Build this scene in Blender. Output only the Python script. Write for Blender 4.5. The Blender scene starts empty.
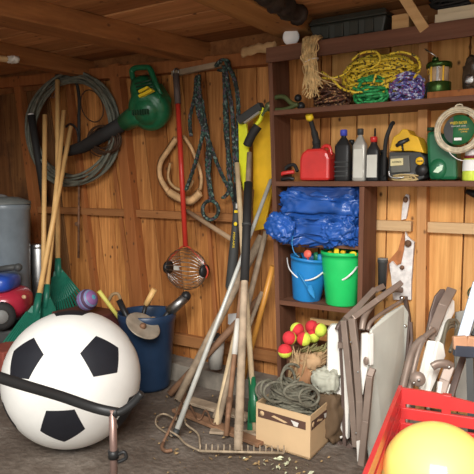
import bpy, bmesh, math, random
from mathutils import Vector as V, Matrix, noise, Euler
random.seed(7)
SC = bpy.context.scene
C = SC.collection
PI = math.pi
# ------------------------------------------------------------ camera
TH = math.radians(32.86); AL = math.radians(5.27); FP = 575.0
CAM = V((0, -3.3, 1.4))
FW = V((-math.sin(TH)*math.cos(AL), math.cos(TH)*math.cos(AL), -math.sin(AL)))
RT = V((math.cos(TH), math.sin(TH), 0)); UP = RT.cross(FW)
cd = bpy.data.cameras.new('camera'); cam = bpy.data.objects.new('camera', cd); C.objects.link(cam)
cam.matrix_world = Matrix.Translation(CAM) @ Matrix((RT, UP, -FW)).transposed().to_4x4()
cd.sensor_width = 36; cd.lens = 36*FP/474; cd.clip_start = .05; SC.camera = cam
def ray(px, py): return FW + RT*((px-237)/FP) + UP*((237-py)/FP)
def W(px, py, Y=0.0):
    r = ray(px, py); return CAM + r*((Y-CAM.y)/r.y)
def G(px, py, z=0.0):
    r = ray(px, py); return CAM + r*((z-CAM.z)/r.z)
def D(px, py, t):
    r = ray(px, py); h = -r.x*math.sin(TH)+r.y*math.cos(TH); return CAM + r*(t/h)
def pm(px, t): return px*t/577.0
# ------------------------------------------------------------ materials
def nt(name):
    m = bpy.data.materials.new(name); m.use_nodes = True
    t = m.node_tree; b = t.nodes['Principled BSDF']; return m, t, b
def rgb(c): return (c[0], c[1], c[2], 1)
def plain(name, col, rough=.5, metal=0, var=.12, scale=12, bump=0, trans=0, alpha=1, coat=0, spec=.35):
    m, t, b = nt(name); n = t.nodes; l = t.links
    tc = n.new('ShaderNodeTexCoord'); ns = n.new('ShaderNodeTexNoise'); ns.inputs['Scale'].default_value = scale
    ns.inputs['Detail'].default_value = 4
    l.new(tc.outputs['Object'], ns.inputs['Vector'])
    rp = n.new('ShaderNodeValToRGB'); l.new(ns.outputs[0], rp.inputs[0])
    rp.color_ramp.elements[0].position = .3; rp.color_ramp.elements[1].position = .7
    rp.color_ramp.elements[0].color = rgb([x*(1-var) for x in col]); rp.color_ramp.elements[1].color = rgb([min(1, x*(1+var)) for x in col])
    l.new(rp.outputs[0], b.inputs['Base Color'])
    b.inputs['Roughness'].default_value = rough; b.inputs['Metallic'].default_value = metal
    b.inputs['Transmission Weight'].default_value = trans; b.inputs['Alpha'].default_value = alpha
    b.inputs['Coat Weight'].default_value = coat; b.inputs['Specular IOR Level'].default_value = spec
    if bump:
        bp = n.new('ShaderNodeBump'); bp.inputs['Strength'].default_value = bump; bp.inputs['Distance'].default_value = .01
        l.new(ns.outputs[0], bp.inputs['Height']); l.new(bp.outputs[0], b.inputs['Normal'])
    return m
def wood(name, ca, cb, axis=2, fine=28, isl=.35, rough=.75, knots=True, stain=None, dirt=None, knot_col=(.12,.05,.02)):
    """grain runs along axis; isl = random tint per board"""
    m, t, b = nt(name); n = t.nodes; l = t.links
    tc = n.new('ShaderNodeTexCoord'); mp = n.new('ShaderNodeMapping'); l.new(tc.outputs['Object'], mp.inputs['Vector'])
    s = [fine]*3; s[axis] = fine*.05; mp.inputs['Scale'].default_value = s
    gi = n.new('ShaderNodeNewGeometry')
    off = n.new('ShaderNodeMath'); off.operation = 'MULTIPLY'; off.inputs[1].default_value = 40
    l.new(gi.outputs['Random Per Island'], off.inputs[0])
    cx = n.new('ShaderNodeCombineXYZ')
    for i in range(3): l.new(off.outputs[0], cx.inputs[i])
    l.new(cx.outputs[0], mp.inputs['Location'])
    ns = n.new('ShaderNodeTexNoise'); ns.inputs['Scale'].default_value = 1; ns.inputs['Detail'].default_value = 6; ns.inputs['Roughness'].default_value = .65
    l.new(mp.outputs[0], ns.inputs['Vector'])
    rp = n.new('ShaderNodeValToRGB'); rp.color_ramp.elements[0].position = .27; rp.color_ramp.elements[1].position = .72
    rp.color_ramp.elements[0].color = rgb(ca); rp.color_ramp.elements[1].color = rgb(cb)
    l.new(ns.outputs[0], rp.inputs[0]); out = rp.outputs[0]
    def mix(a, fac, colr, mode='MIX'):
        x = n.new('ShaderNodeMix'); x.data_type = 'RGBA'; x.blend_type = mode
        if isinstance(fac, float): x.inputs[0].default_value = fac
        else: l.new(fac, x.inputs[0])
        l.new(a, x.inputs[6])
        if isinstance(colr, tuple): x.inputs[7].default_value = rgb(colr)
        else: l.new(colr, x.inputs[7])
        return x.outputs[2]
    if isl:
        r2 = n.new('ShaderNodeValToRGB'); l.new(gi.outputs['Random Per Island'], r2.inputs[0])
        e = r2.color_ramp.elements; e[0].color = (1-isl, 1-isl*1.25, 1-isl*1.4, 1); e[1].color = (1+isl*.5,)*3+(1,)
        x = e.new(.35); x.color = (1, .93, .8, 1); x = e.new(.6); x.color = (.85, .8, .75, 1); x = e.new(.8); x.color = (1.2, 1.12, 1, 1)
        out = mix(out, 1.0, r2.outputs[0], 'MULTIPLY')
    if knots:
        vo = n.new('ShaderNodeTexVoronoi'); mk = n.new('ShaderNodeMapping'); l.new(tc.outputs['Object'], mk.inputs['Vector'])
        sk = [13]*3; sk[axis] = 9; mk.inputs['Scale'].default_value = sk; l.new(mk.outputs[0], vo.inputs['Vector']); vo.inputs['Scale'].default_value = 1
        kr = n.new('ShaderNodeValToRGB'); kr.color_ramp.elements[0].color = (1,1,1,1); kr.color_ramp.elements[1].color = (0,0,0,1)
        kr.color_ramp.elements[0].position = .06; kr.color_ramp.elements[1].position = .16
        l.new(vo.outputs['Distance'], kr.inputs[0]); out = mix(out, kr.outputs[0], knot_col)
    if stain:
        sn = n.new('ShaderNodeTexNoise'); sn.inputs['Scale'].default_value = stain[1]; sn.inputs['Detail'].default_value = 5
        l.new(tc.outputs['Object'], sn.inputs['Vector'])
        sr = n.new('ShaderNodeValToRGB'); sr.color_ramp.elements[0].position = stain[2]; sr.color_ramp.elements[1].position = stain[2]+.15
        l.new(sn.outputs[0], sr.inputs[0]); out = mix(out, sr.outputs[0], stain[0])
    l.new(out, b.inputs['Base Color']); b.inputs['Roughness'].default_value = rough; b.inputs['Specular IOR Level'].default_value = .25
    bp = n.new('ShaderNodeBump'); bp.inputs['Strength'].default_value = .35; bp.inputs['Distance'].default_value = .006
    l.new(ns.outputs[0], bp.inputs['Height']); l.new(bp.outputs[0], b.inputs['Normal'])
    return m
def braid(name, cols, scale=90, rough=.7):
    m, t, b = nt(name); n = t.nodes; l = t.links
    tc = n.new('ShaderNodeTexCoord'); vo = n.new('ShaderNodeTexVoronoi'); vo.inputs['Scale'].default_value = scale
    l.new(tc.outputs['Object'], vo.inputs['Vector'])
    rp = n.new('ShaderNodeValToRGB'); rp.color_ramp.interpolation = 'CONSTANT'; sp = n.new('ShaderNodeSeparateColor')
    l.new(vo.outputs['Color'], sp.inputs[0]); l.new(sp.outputs[0], rp.inputs[0])
    e = rp.color_ramp.elements; e[0].color = rgb(cols[0][1]); e[0].position = 0
    e[1].color = rgb(cols[1][1]); e[1].position = cols[1][0]
    for p, c in cols[2:]: x = e.new(p); x.color = rgb(c)
    l.new(rp.outputs[0], b.inputs['Base Color']); b.inputs['Roughness'].default_value = rough
    return m
# ------------------------------------------------------------ mesh builder
class MB:
    def __init__(s): s.v = []; s.f = []; s.sm = []; s.mi = []
    def add(s, vs, fs, smooth=False, mi=0):
        o = len(s.v); s.v += [V(x) for x in vs]
        for f in fs: s.f.append([i+o for i in f]); s.sm.append(smooth); s.mi.append(mi)
        return s
    def box(s, a, b, mi=0):
        x0, y0, z0 = a; x1, y1, z1 = b
        return s.hexa([(x0,y0,z0),(x1,y0,z0),(x1,y1,z0),(x0,y1,z0),(x0,y0,z1),(x1,y0,z1),(x1,y1,z1),(x0,y1,z1)], mi)
    def hexa(s, p, mi=0):
        return s.add(p, [(0,3,2,1),(4,5,6,7),(0,1,5,4),(1,2,6,5),(2,3,7,6),(3,0,4,7)], False, mi)
    def obox(s, c, size, M=None, mi=0):
        M = M or Matrix.Identity(3); hx, hy, hz = [q/2 for q in size]; c = V(c)
        return s.hexa([c+M@V(q) for q in ((-hx,-hy,-hz),(hx,-hy,-hz),(hx,hy,-hz),(-hx,hy,-hz),(-hx,-hy,hz),(hx,-hy,hz),(hx,hy,hz),(-hx,hy,hz))], mi)
    def bar(s, a, b, w, h, up=(0,0,1), mi=0):
        a = V(a); b = V(b); d = (b-a).normalized(); u = V(up); side = d.cross(u)
        if side.length < 1e-4: side = d.cross(V((1,0,0)))
        side.normalize(); u = side.cross(d).normalized(); x = side*w/2; y = u*h/2
        return s.hexa([a-x-y, a+x-y, a+x+y, a-x+y, b-x-y, b+x-y, b+x+y, b-x+y], mi)
    def prism(s, pts, ext, mi=0, smooth=False):
        n = len(pts); e = V(ext); p = [V(q) for q in pts]; p2 = [q+e for q in p]
        nrm = V((0,0,0))
        for i in range(n): nrm += p[i].cross(p[(i+1)%n])
        if nrm.dot(e) > 0: p = p[::-1]; p2 = p2[::-1]
        return s.add(p+p2, [tuple(range(n)), tuple(range(2*n-1, n-1, -1))]+[(i, i+n, (i+1)%n+n, (i+1)%n) for i in range(n)], smooth, mi)
    def tube(s, path, r, n=10, closed=False, mi=0, flat=1.0, caps=True):
        P = [V(p) for p in path]; m = len(P)
        R = r if isinstance(r, (list, tuple)) else [r]*m
        T = []
        for i in range(m):
            a = P[(i-1) % m] if (closed or i > 0) else P[0]; b = P[(i+1) % m] if (closed or i < m-1) else P[-1]
            d = b-a; T.append(d.normalized() if d.length > 1e-9 else V((0,0,1)))
        ref = V((0,0,1)) if abs(T[0].z) < .9 else V((1,0,0))
        u = (ref - T[0]*ref.dot(T[0])).normalized(); vs = []
        for i in range(m):
            u = u - T[i]*u.dot(T[i])
            u = u.normalized() if u.length > 1e-6 else T[i].orthogonal().normalized()
            w = T[i].cross(u)
            for k in range(n):
                a = 2*PI*k/n; vs.append(P[i] + u*(math.cos(a)*R[i]) + w*(math.sin(a)*R[i]*flat))
        fs = []
        for i in range(m if closed else m-1):
            j = (i+1) % m
            for k in range(n):
                k2 = (k+1) % n; fs.append((i*n+k, i*n+k2, j*n+k2, j*n+k))
        s.add(vs, fs, True, mi)
        if not closed and caps:
            o = len(s.v)-len(vs)
            s.f += [[o+k for k in range(n)][::-1], [o+(m-1)*n+k for k in range(n)]]; s.sm += [False]*2; s.mi += [mi]*2
        return s
    def lathe(s, prof, c, axis=(0,0,1), n=28, mi=0, sx=1, sy=1, xdir=None):
        c = V(c); ax = V(axis).normalized(); u = V(xdir) if xdir else ax.orthogonal()
        u = (u-ax*u.dot(ax)).normalized(); w = ax.cross(u); vs = []; fs = []
        for r, z in prof:
            for k in range(n):
                a = 2*PI*k/n; vs.append(c+ax*z+u*(math.cos(a)*r*sx)+w*(math.sin(a)*r*sy))
        for i in range(len(prof)-1):
            for k in range(n):
                k2 = (k+1) % n; fs.append((i*n+k, i*n+k2, (i+1)*n+k2, (i+1)*n+k))
        return s.add(vs, fs, True, mi)
    def ball(s, c, r, n=20, mi=0, M=None):
        rr = r if isinstance(r, (list, tuple)) else (r, r, r); M = M or Matrix.Identity(3); c = V(c); m = n//2; vs = []; fs = []
        for i in range(m+1):
            th = PI*i/m
            for k in range(n):
                a = 2*PI*k/n; vs.append(c+M@V((rr[0]*math.sin(th)*math.cos(a), rr[1]*math.sin(th)*math.sin(a), -rr[2]*math.cos(th))))
        for i in range(m):
            for k in range(n):
                k2 = (k+1) % n; fs.append((i*n+k, i*n+k2, (i+1)*n+k2, (i+1)*n+k))
        return s.add(vs, fs, True, mi)
    def lump(s, c, size, seed=0, e=.5, amp=.2, freq=4, n=40, M=None, ridge=True, mi=0, an=(1,1,1)):
        """rounded-box blob crumpled by noise (cloth, sacks)"""
        M = M or Matrix.Identity(3); c = V(c); hx, hy, hz = [q/2 for q in size]; m = n//2; vs = []; fs = []
        sg = lambda x: math.copysign(abs(x)**e, x)
        for i in range(m+1):
            th = PI*i/m
            for k in range(n):
                a = 2*PI*k/n; d = V((sg(math.sin(th))*sg(math.cos(a)), sg(math.sin(th))*sg(math.sin(a)), -sg(math.cos(th))))
                p = V((d.x*hx, d.y*hy, d.z*hz)); q = V((p.x*an[0],p.y*an[1],p.z*an[2]))*freq/max(hx,hy,hz)/2 + V((seed*3.1, seed*1.7, seed))
                if ridge: nn = 1-2*abs(noise.noise(q)) + .5*(1-2*abs(noise.noise(q*2.3))) - .8
                else: nn = noise.noise(q)*1.5
                p = p + d.normalized()*nn*amp*min(hx, hy, hz); vs.append(c+M@p)
        for i in range(m):
            for k in range(n):
                k2 = (k+1) % n; fs.append((i*n+k, i*n+k2, (i+1)*n+k2, (i+1)*n+k))
        return s.add(vs, fs, True, mi)
ORG = {}
def build(name, mb, mat, parent=None, bev=0, sub=0, weld=False):
    o0 = ORG.get(parent.name, V((0,0,0))) if parent else V((0,0,0))
    if not parent:
        xs = [v.x for v in mb.v]; ys = [v.y for v in mb.v]; zs = [v.z for v in mb.v]
        o0 = V(((min(xs)+max(xs))/2, (min(ys)+max(ys))/2, min(zs)))
    me = bpy.data.meshes.new(name); me.from_pydata([tuple(v-o0) for v in mb.v], [], mb.f)
    me.polygons.foreach_set('use_smooth', mb.sm); me.polygons.foreach_set('material_index', mb.mi)
    for m in (mat if isinstance(mat, (list, tuple)) else [mat]): me.materials.append(m)
    if weld:
        bm = bmesh.new(); bm.from_mesh(me); bmesh.ops.remove_doubles(bm, verts=bm.verts, dist=1e-5); bmesh.ops.recalc_face_normals(bm, faces=bm.faces); bm.to_mesh(me); bm.free()
    me.update(); o = bpy.data.objects.new(name, me); C.objects.link(o)
    if parent: o.parent = parent
    else: o.location = o0
    ORG[o.name] = o0
    if bev:
        q = o.modifiers.new('bevel', 'BEVEL'); q.width = bev; q.segments = 2; q.limit_method = 'ANGLE'; q.angle_limit = .6
    if sub:
        q = o.modifiers.new('subdivision', 'SUBSURF'); q.levels = sub; q.render_levels = sub
    return o
def T(name, label, cat, loc, group=None):
    o = bpy.data.objects.new(name, None); C.objects.link(o); o.location = loc; o.empty_display_size = .05
    o['label'] = label; o['category'] = cat; ORG[o.name] = V(loc)
    if group: o['group'] = group
    return o
def tag(o, label, cat, group=None):
    o['label'] = label; o['category'] = cat
    if group: o['group'] = group
    return o
def struct(o): o['kind'] = 'structure'; return o
def lab(o, label): o['label'] = label; return o
def cr(pts, n=6, closed=False):
    P = [V(p) for p in pts]; m = len(P); out = []
    for i in range(m if closed else m-1):
        if closed: p0, p1, p2, p3 = P[(i-1)%m], P[i], P[(i+1)%m], P[(i+2)%m]
        else: p0, p1, p2, p3 = P[max(i-1,0)], P[i], P[i+1], P[min(i+2,m-1)]
        for k in range(n):
            t = k/n; out.append(.5*((2*p1)+(p2-p0)*t+(2*p0-5*p1+4*p2-p3)*t*t+(3*p1-p0-3*p2+p3)*t**3))
    if not closed: out.append(P[-1])
    return out
def tangle(c, rad, turns, seed, n=400, M=None, zmin=None):
    rnd = random.Random(seed); c = V(c); M = M or Matrix.Identity(3); out = []
    ph = [rnd.random()*6.28 for _ in range(8)]; fr = [rnd.uniform(.11, .31) for _ in range(4)]
    for i in range(n):
        t = i/n*turns*2*PI
        rr = .62+.38*math.sin(fr[0]*t*2.3+ph[0]); tl = 1.1*math.sin(fr[1]*t+ph[1]); az = t+.9*math.sin(fr[2]*t*1.7+ph[2])
        p = V((math.cos(az)*rr, math.sin(az)*rr*math.cos(tl), math.sin(az)*rr*math.sin(tl) + .55*math.sin(fr[3]*t*3+ph[3])))
        if p.length > 1: p.normalize()
        q = c+M@V((p.x*rad[0], p.y*rad[1], p.z*rad[2]))
        if zmin is not None and q.z < zmin: q.z = zmin + (zmin-q.z)*.15
        out.append(q)
    return out
def text(name, body, mat, parent, c, right, up, h, ext=.0006, width=None):
    """lettering whose centre is c, height h"""
    cu = bpy.data.curves.new(name, 'FONT'); cu.body = body; cu.size = 1; cu.align_x = 'CENTER'; cu.align_y = 'CENTER'; cu.extrude = .01
    o = bpy.data.objects.new(name, cu); C.objects.link(o); dg = bpy.context.evaluated_depsgraph_get()
    me = bpy.data.meshes.new_from_object(o.evaluated_get(dg)); bpy.data.objects.remove(o)
    xs = [v.co.x for v in me.vertices]; ys = [v.co.y for v in me.vertices]
    sy = h/(max(ys)-min(ys)); sx = (width/(max(xs)-min(xs))) if width else sy
    r = V(right).normalized(); u = V(up).normalized(); n = r.cross(u); mx = (max(xs)+min(xs))/2; my = (max(ys)+min(ys))/2
    o0 = ORG[parent.name]
    for v in me.vertices: v.co = V(c)-o0 + r*((v.co.x-mx)*sx) + u*((v.co.y-my)*sy) + n*(v.co.z*ext/.01)
    me.materials.append(mat); ob = bpy.data.objects.new(name, me); C.objects.link(ob); ob.parent = parent; ORG[ob.name] = o0
    return ob
XA = V((1,0,0)); ZA = V((0,0,1)); YA = V((0,1,0))
# ------------------------------------------------------------ palette
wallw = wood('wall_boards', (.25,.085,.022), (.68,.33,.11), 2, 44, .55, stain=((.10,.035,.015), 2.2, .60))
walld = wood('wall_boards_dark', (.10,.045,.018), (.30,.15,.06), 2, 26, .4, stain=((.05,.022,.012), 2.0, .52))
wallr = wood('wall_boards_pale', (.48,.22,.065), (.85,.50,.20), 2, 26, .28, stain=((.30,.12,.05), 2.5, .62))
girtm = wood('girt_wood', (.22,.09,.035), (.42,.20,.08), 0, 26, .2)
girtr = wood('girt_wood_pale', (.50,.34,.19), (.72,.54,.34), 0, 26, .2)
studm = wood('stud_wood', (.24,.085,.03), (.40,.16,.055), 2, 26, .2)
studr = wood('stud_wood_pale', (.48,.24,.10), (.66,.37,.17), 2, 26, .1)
deck = wood('roof_boards', (.26,.11,.04), (.52,.26,.11), 0, 20, .6)
beamd = wood('beam_wood', (.17,.065,.022), (.38,.17,.06), 1, 16, .2)
beaml = wood('beam_wood_pale', (.26,.12,.04), (.45,.24,.09), 1, 16, .2)
shelfm = wood('shelf_wood', (.095,.042,.026), (.21,.10,.065), 0, 22, .12, knots=False, rough=.6)
shelfv = wood('shelf_wood_upright', (.095,.042,.026), (.21,.10,.065), 2, 22, .12, knots=False, rough=.6)
palewood = wood('pale_wood', (.50,.32,.15), (.68,.47,.25), 0, 30, .1, knots=False)
creamw = wood('cream_wood', (.62,.56,.42), (.78,.72,.58), 0, 30, .1, knots=False)
black = plain('black_plastic', (.018,.018,.018), .42); blackr = plain('black_rubber', (.022,.021,.02), .7)
dgrey = plain('dark_grey', (.05,.052,.05), .55); grey = plain('mid_grey', (.2,.2,.19), .6)
green = plain('green_plastic', (.012,.135,.055), .38, coat=.3); dgreen = plain('dark_green', (.018,.06,.03), .5)
red = plain('red_plastic', (.62,.035,.03), .35, coat=.2); redm = plain('red_handle', (.55,.04,.025), .35)
yellow = plain('yellow_plastic', (.85,.62,.03), .4); neon = plain('neon_yellow', (.78,.80,.03), .4)
gold = plain('golden_yellow', (.80,.47,.02), .5, var=.2, scale=6)
white = plain('white_plastic', (.82,.82,.80), .4, var=.04); offwhite = plain('off_white', (.70,.67,.60), .7, var=.1)
chrome = plain('bright_metal', (.6,.6,.58), .28, 1, var=.1); steel = plain('dull_steel', (.36,.36,.35), .4, 1, var=.2)
rust = plain('rusty_metal', (.22,.12,.07), .7, .4, var=.4, scale=30)
blue = plain('blue_plastic', (.03,.25,.55), .4); cable = plain('tan_cord', (.50,.38,.18), .7)
# ------------------------------------------------------------ room shell
def lean(X):
    t = min(1, max(0, (X+2.9)/1.0)); t = t*t*(3-2*t); return .135*(1-t) + .03*t*(1 if X < -1.7 else 0)
def wall_run(x0, x1, rnd):
    mb = MB(); x = x0
    while x < x1:
        w = rnd.uniform(.13, .24); w = min(w, x1-x+.001); g = .008; dz = rnd.uniform(0, .006)
        a = x+g/2; b = x+w-g/2; la = lean(a); lb = lean(b); zb, zt = -.02, 2.5
        p = lambda X, L, z, y: (X+L*(1.25-z), y, z)
        mb.hexa([p(a,la,zb,-dz), p(b,lb,zb,-dz), p(b,lb,zb,.025), p(a,la,zb,.025), p(a,la,zt,-dz), p(b,lb,zt,-dz), p(b,lb,zt,.025), p(a,la,zt,.025)])
        x += w
    return mb
rnd = random.Random(3)
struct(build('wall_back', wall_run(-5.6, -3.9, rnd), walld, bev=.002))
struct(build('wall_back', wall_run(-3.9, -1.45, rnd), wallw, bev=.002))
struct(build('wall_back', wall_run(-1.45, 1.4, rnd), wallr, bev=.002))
mb = MB(); mb.box((-5.6,.03,0),(1.4,.05,2.6)); struct(build('wall_back', mb, studm))      # outer sheathing behind the boards
mb = MB(); y = -3.2
while y < .02:
    w = rnd.uniform(.14,.24); mb.box((-5.45,y,-.02),(-5.42,y+w-.004,2.55)); y += w
struct(build('wall_left', mb, wallw))
mb = MB(); y = -2.2
while y < .02:
    w = rnd.uniform(.14,.24); mb.box((.9,y,-.02),(.93,y+w-.004,2.55)); y += w
struct(build('wall_right', mb, wallr))
mb = MB(); x = -5.45
while x < -3.3:
    w = rnd.uniform(.14,.24); mb.box((x,-2.75,-.02),(x+w-.004,-2.72,2.4)); x += w
struct(build('wall_front_blocker', mb, wallw))  # unseen wall piece, added to block daylight and darken the left corner
# floor: packed earth / worn concrete
m, t, b = nt('dirt_floor'); n = t.nodes; l = t.links
tc = n.new('ShaderNodeTexCoord'); a1 = n.new('ShaderNodeTexNoise'); a1.inputs['Scale'].default_value = 2.2; a1.inputs['Detail'].default_value = 8; a1.inputs['Roughness'].default_value = .7
a2 = n.new('ShaderNodeTexNoise'); a2.inputs['Scale'].default_value = 30; a2.inputs['Detail'].default_value = 6
l.new(tc.outputs['Object'], a1.inputs['Vector']); l.new(tc.outputs['Object'], a2.inputs['Vector'])
r1 = n.new('ShaderNodeValToRGB'); l.new(a1.outputs[0], r1.inputs[0]); e = r1.color_ramp.elements
e[0].position = .3; e[0].color = (.085,.062,.046,1); e[1].position = .7; e[1].color = (.27,.235,.20,1); x = e.new(.5); x.color = (.15,.12,.095,1)
r2 = n.new('ShaderNodeValToRGB'); l.new(a2.outputs[0], r2.inputs[0]); r2.color_ramp.elements[0].color = (.55,.5,.45,1); r2.color_ramp.elements[1].color = (1.2,1.2,1.2,1)
mx = n.new('ShaderNodeMix'); mx.data_type = 'RGBA'; mx.blend_type = 'MULTIPLY'; mx.inputs[0].default_value = 1
l.new(r1.outputs[0], mx.inputs[6]); l.new(r2.outputs[0], mx.inputs[7]); l.new(mx.outputs[2], b.inputs['Base Color']); b.inputs['Roughness'].default_value = .8
bp = n.new('ShaderNodeBump'); bp.inputs['Strength'].default_value = .6; bp.inputs['Distance'].default_value = .02
l.new(a2.outputs[0], bp.inputs['Height']); l.new(bp.outputs[0], b.inputs['Normal']); floorm = m
mb = MB(); nx, ny = 90, 90; x0, x1, y0, y1 = -7.5, 3.5, -9, .1
for j in range(ny+1):
    for i in range(nx+1):
        X = x0+(x1-x0)*i/nx; Y = y0+(y1-y0)*j/ny; mb.v.append(V((X, Y, -.004+.006*noise.noise(V((X*1.5,Y*1.5,0)))-.003)))
for j in range(ny):
    for i in range(nx):
        k = j*(nx+1)+i; mb.f.append([k,k+1,k+nx+2,k+nx+1]); mb.sm.append(True); mb.mi.append(0)
struct(build('floor', mb, floorm))
# ceiling decking, boards run along the back wall
mb = MB(); y = -2.35
while y < .05:
    w = rnd.uniform(.15,.26); xx = -5.7
    while xx < 1.5:
        L = rnd.uniform(1.6, 3.2); dz = rnd.uniform(0,.006); mb.box((xx,y,2.36-dz),(min(xx+L-.004,1.5),y+w-.014,2.385)); xx += L
    y += w
struct(build('ceiling', mb, deck, bev=.002))
mb = MB(); mb.box((-5.7,-2.35,2.39),(1.5,.06,2.41)); struct(build('ceiling', mb, blackr))
# top plate, rising to the left as the shed leans
def slab(a, b, y0, y1, h):
    (xa, za), (xb, zb) = a, b
    return MB().hexa([(xa,y0,za-h),(xb,y0,zb-h),(xb,y1,zb-h),(xa,y1,za-h),(xa,y0,za),(xb,y0,zb),(xb,y1,zb),(xa,y1,za)])
struct(build('trim_1', slab((-5.4,2.36),(-1.75,2.235),-.085,-.001,.085), studm, bev=.004))
struct(build('trim_2', slab((-1.75,2.355),(.9,2.355),-.085,-.001,.1), girtm, bev=.004))
struct(build('trim_19', MB().box((-5.4,-.03,2.2),(-1.75,-.009,2.36)), beamd))
# joists
def joist(name, x0a, x1a, x0b, x1b, z0, z1, ya, yb, mat):
    o = build(name, MB().hexa([(x0a,ya,z0),(x1a,ya,z0),(x1b,yb,z0),(x0b,yb,z0),(x0a,ya,z1),(x1a,ya,z1),(x1b,yb,z1),(x0b,yb,z1)]), mat, bev=.008); struct(o); return o
joist('trim_3', -2.98,-2.74,-2.50,-2.32, 2.235, 2.357, -2.3, -.0, beamd)
joist('trim_4', -3.72,-3.60,-3.56,-3.44, 2.235, 2.357, -2.3, -.0, beamd)
joist('trim_5', -1.72,-1.50,-1.70,-1.49, 2.265, 2.357, -2.3, -.0, beaml)
joist('trim_6', -4.85,-4.72,-4.75,-4.62, 2.25, 2.357, -2.3, -.0, beamd)
joist('trim_7', -.55,-.43,-.62,-.5, 2.27, 2.357, -2.3, -.0, beaml)
# girts, studs
gL = W(0,213,-.05).z
def girt(name, xa, xb, mat, zt=1.205, h=.055, za=None):
    return struct(build(name, slab((xa, za or zt), (xb, zt), -.055, -.0065, h), mat, bev=.003))
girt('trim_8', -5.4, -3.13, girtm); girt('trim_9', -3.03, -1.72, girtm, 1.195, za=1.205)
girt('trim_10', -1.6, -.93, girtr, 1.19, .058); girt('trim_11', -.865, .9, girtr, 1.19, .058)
girt('trim_12', -5.4, .9, girtm, .30, .08)
def stud(name, pt, pb, w, mat, y=-.085):
    a = W(*pt, y); b_ = W(*pb, y); d = (b_-a); a = a - d*((a.z-2.3)/d.z); b_ = a + d*((0.05-a.z)/d.z)
    o = build(name, MB().hexa([b_+V((0,0,0)), b_+V((w,0,0)), b_+V((w,-y-.007,0)), b_+V((0,-y-.007,0)), a, a+V((w,0,0)), a+V((w,-y-.007,0)), a+V((0,-y-.007,0))]), mat, bev=.003); return struct(o)
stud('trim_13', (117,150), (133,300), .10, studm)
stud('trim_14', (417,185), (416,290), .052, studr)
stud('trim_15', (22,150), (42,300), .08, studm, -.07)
stud('trim_16', (82,215), (93,300), .05, studm, -.05)
stud('trim_17', (196,100), (208,250), .03, studm, -.03)
stud('trim_18', (100,80), (104,110), .04, studm, -.02)
# concrete sill along the foot of the wall
conc = plain('old_concrete', (.24,.21,.17), .85, var=.35, scale=9, bump=.5)
mb = MB(); a = W(100,362,-.1)
for i in range(40):
    X0 = -5.4+i*.16; z = .1+.01*noise.noise(V((X0*3,0,0))); mb.box((X0,-.17,-.02),(X0+.161,-.0,z+.02))
struct(build('baseboard_back', mb, conc))
# ------------------------------------------------------------ shelf unit
YF = -.30
SH = T('shelf_unit', 'dark reddish brown wooden shelf unit with cubby holes fixed along the back wall', 'shelf', (-.9, -.15, 0))
xt, xb = -1.725, -1.635
def panel(xa, xb_, z0, z1, th=.028, y0=YF, y1=-.09):
    return MB().hexa([(xb_,y0,z0),(xb_+th,y0,z0),(xb_+th,y1,z0),(xb_,y1,z0),(xa,y0,z1),(xa+th,y0,z1),(xa+th,y1,z1),(xa,y1,z1)])
def lx(z): return xb+(xt-xb)*z/2.19
build('side_panel', panel(xt, xb, 0, 2.19), shelfv, SH, bev=.002)
build('upright', panel(-1.145,-1.145, .25, 1.385), shelfv, SH, bev=.002)
build('side_panel', panel(.3,.3, 0, 2.19), shelfv, SH, bev=.002)
build('top_board', MB().box((lx(2.2)-.01,YF,2.165),(.33,-.088,2.19)), shelfm, SH, bev=.002)
build('fascia', MB().box((lx(2.16),YF-.02,2.105),(.33,YF-.001,2.19)), shelfm, SH, bev=.002)
Z1 = 1.83; Z2 = 1.415; Z3 = 1.055; Z4 = .705
build('shelf_board', MB().box((lx(Z1)+.029,YF,Z1-.028),(.299,-.01,Z1)), shelfm, SH, bev=.002)
build('shelf_board', MB().box((lx(Z2)+.029,YF,Z2-.028),(.299,-.01,Z2)), shelfm, SH, bev=.002)
build('shelf_board', MB().box((lx(Z3)+.029,YF+.02,Z3-.018),(-1.146,-.01,Z3)), shelfm, SH, bev=.002)
build('shelf_board', MB().box((lx(Z4)+.029,YF,Z4-.028),(-1.146,-.01,Z4)), shelfm, SH, bev=.002)
# ------------------------------------------------------------ light
w = bpy.data.worlds.new('world'); SC.world = w; w.use_nodes = True; wn = w.node_tree; bg = wn.nodes['Background']
sky = wn.nodes.new('ShaderNodeTexSky'); sky.sky_type = 'HOSEK_WILKIE'; sky.turbidity = 5; sky.ground_albedo = .4
sky.sun_direction = (-.35, -.6, .72)
mxn = wn.nodes.new('ShaderNodeMix'); mxn.data_type = 'RGBA'; mxn.inputs[0].default_value = .75
wn.links.new(sky.outputs[0], mxn.inputs[6]); mxn.inputs[7].default_value = (1,.97,.92,1)
wn.links.new(mxn.outputs[2], bg.inputs[0]); bg.inputs[1].default_value = .95
DAY=1
def area(name, loc, target, size, sizey, power, col=(1,.98,.95)):
    ld = bpy.data.lights.new(name, 'AREA'); ld.shape = 'RECTANGLE'; ld.size = size; ld.size_y = sizey; ld.energy = power; ld.color = col
    o = bpy.data.objects.new(name, ld); C.objects.link(o); o.location = loc
    o.rotation_euler = (V(target)-V(loc)).to_track_quat('-Z','Y').to_euler(); return o
area('doorway_daylight',(.2,-5.2,1.1),(-1.2,-.3,.5),3.0,1.6,45,(1,.97,.93))
area('sky_daylight',(.5,-4.7,3.3),(-.4,-.5,.3),2.6,1.6,370,(1,.98,.95))
SC.view_settings.view_transform = 'Standard'; SC.view_settings.look = 'None'; SC.view_settings.gamma = 1; SC.view_settings.exposure = 0
# ============================================================ THINGS ON THE SHELVES
YS = -.22
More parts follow.
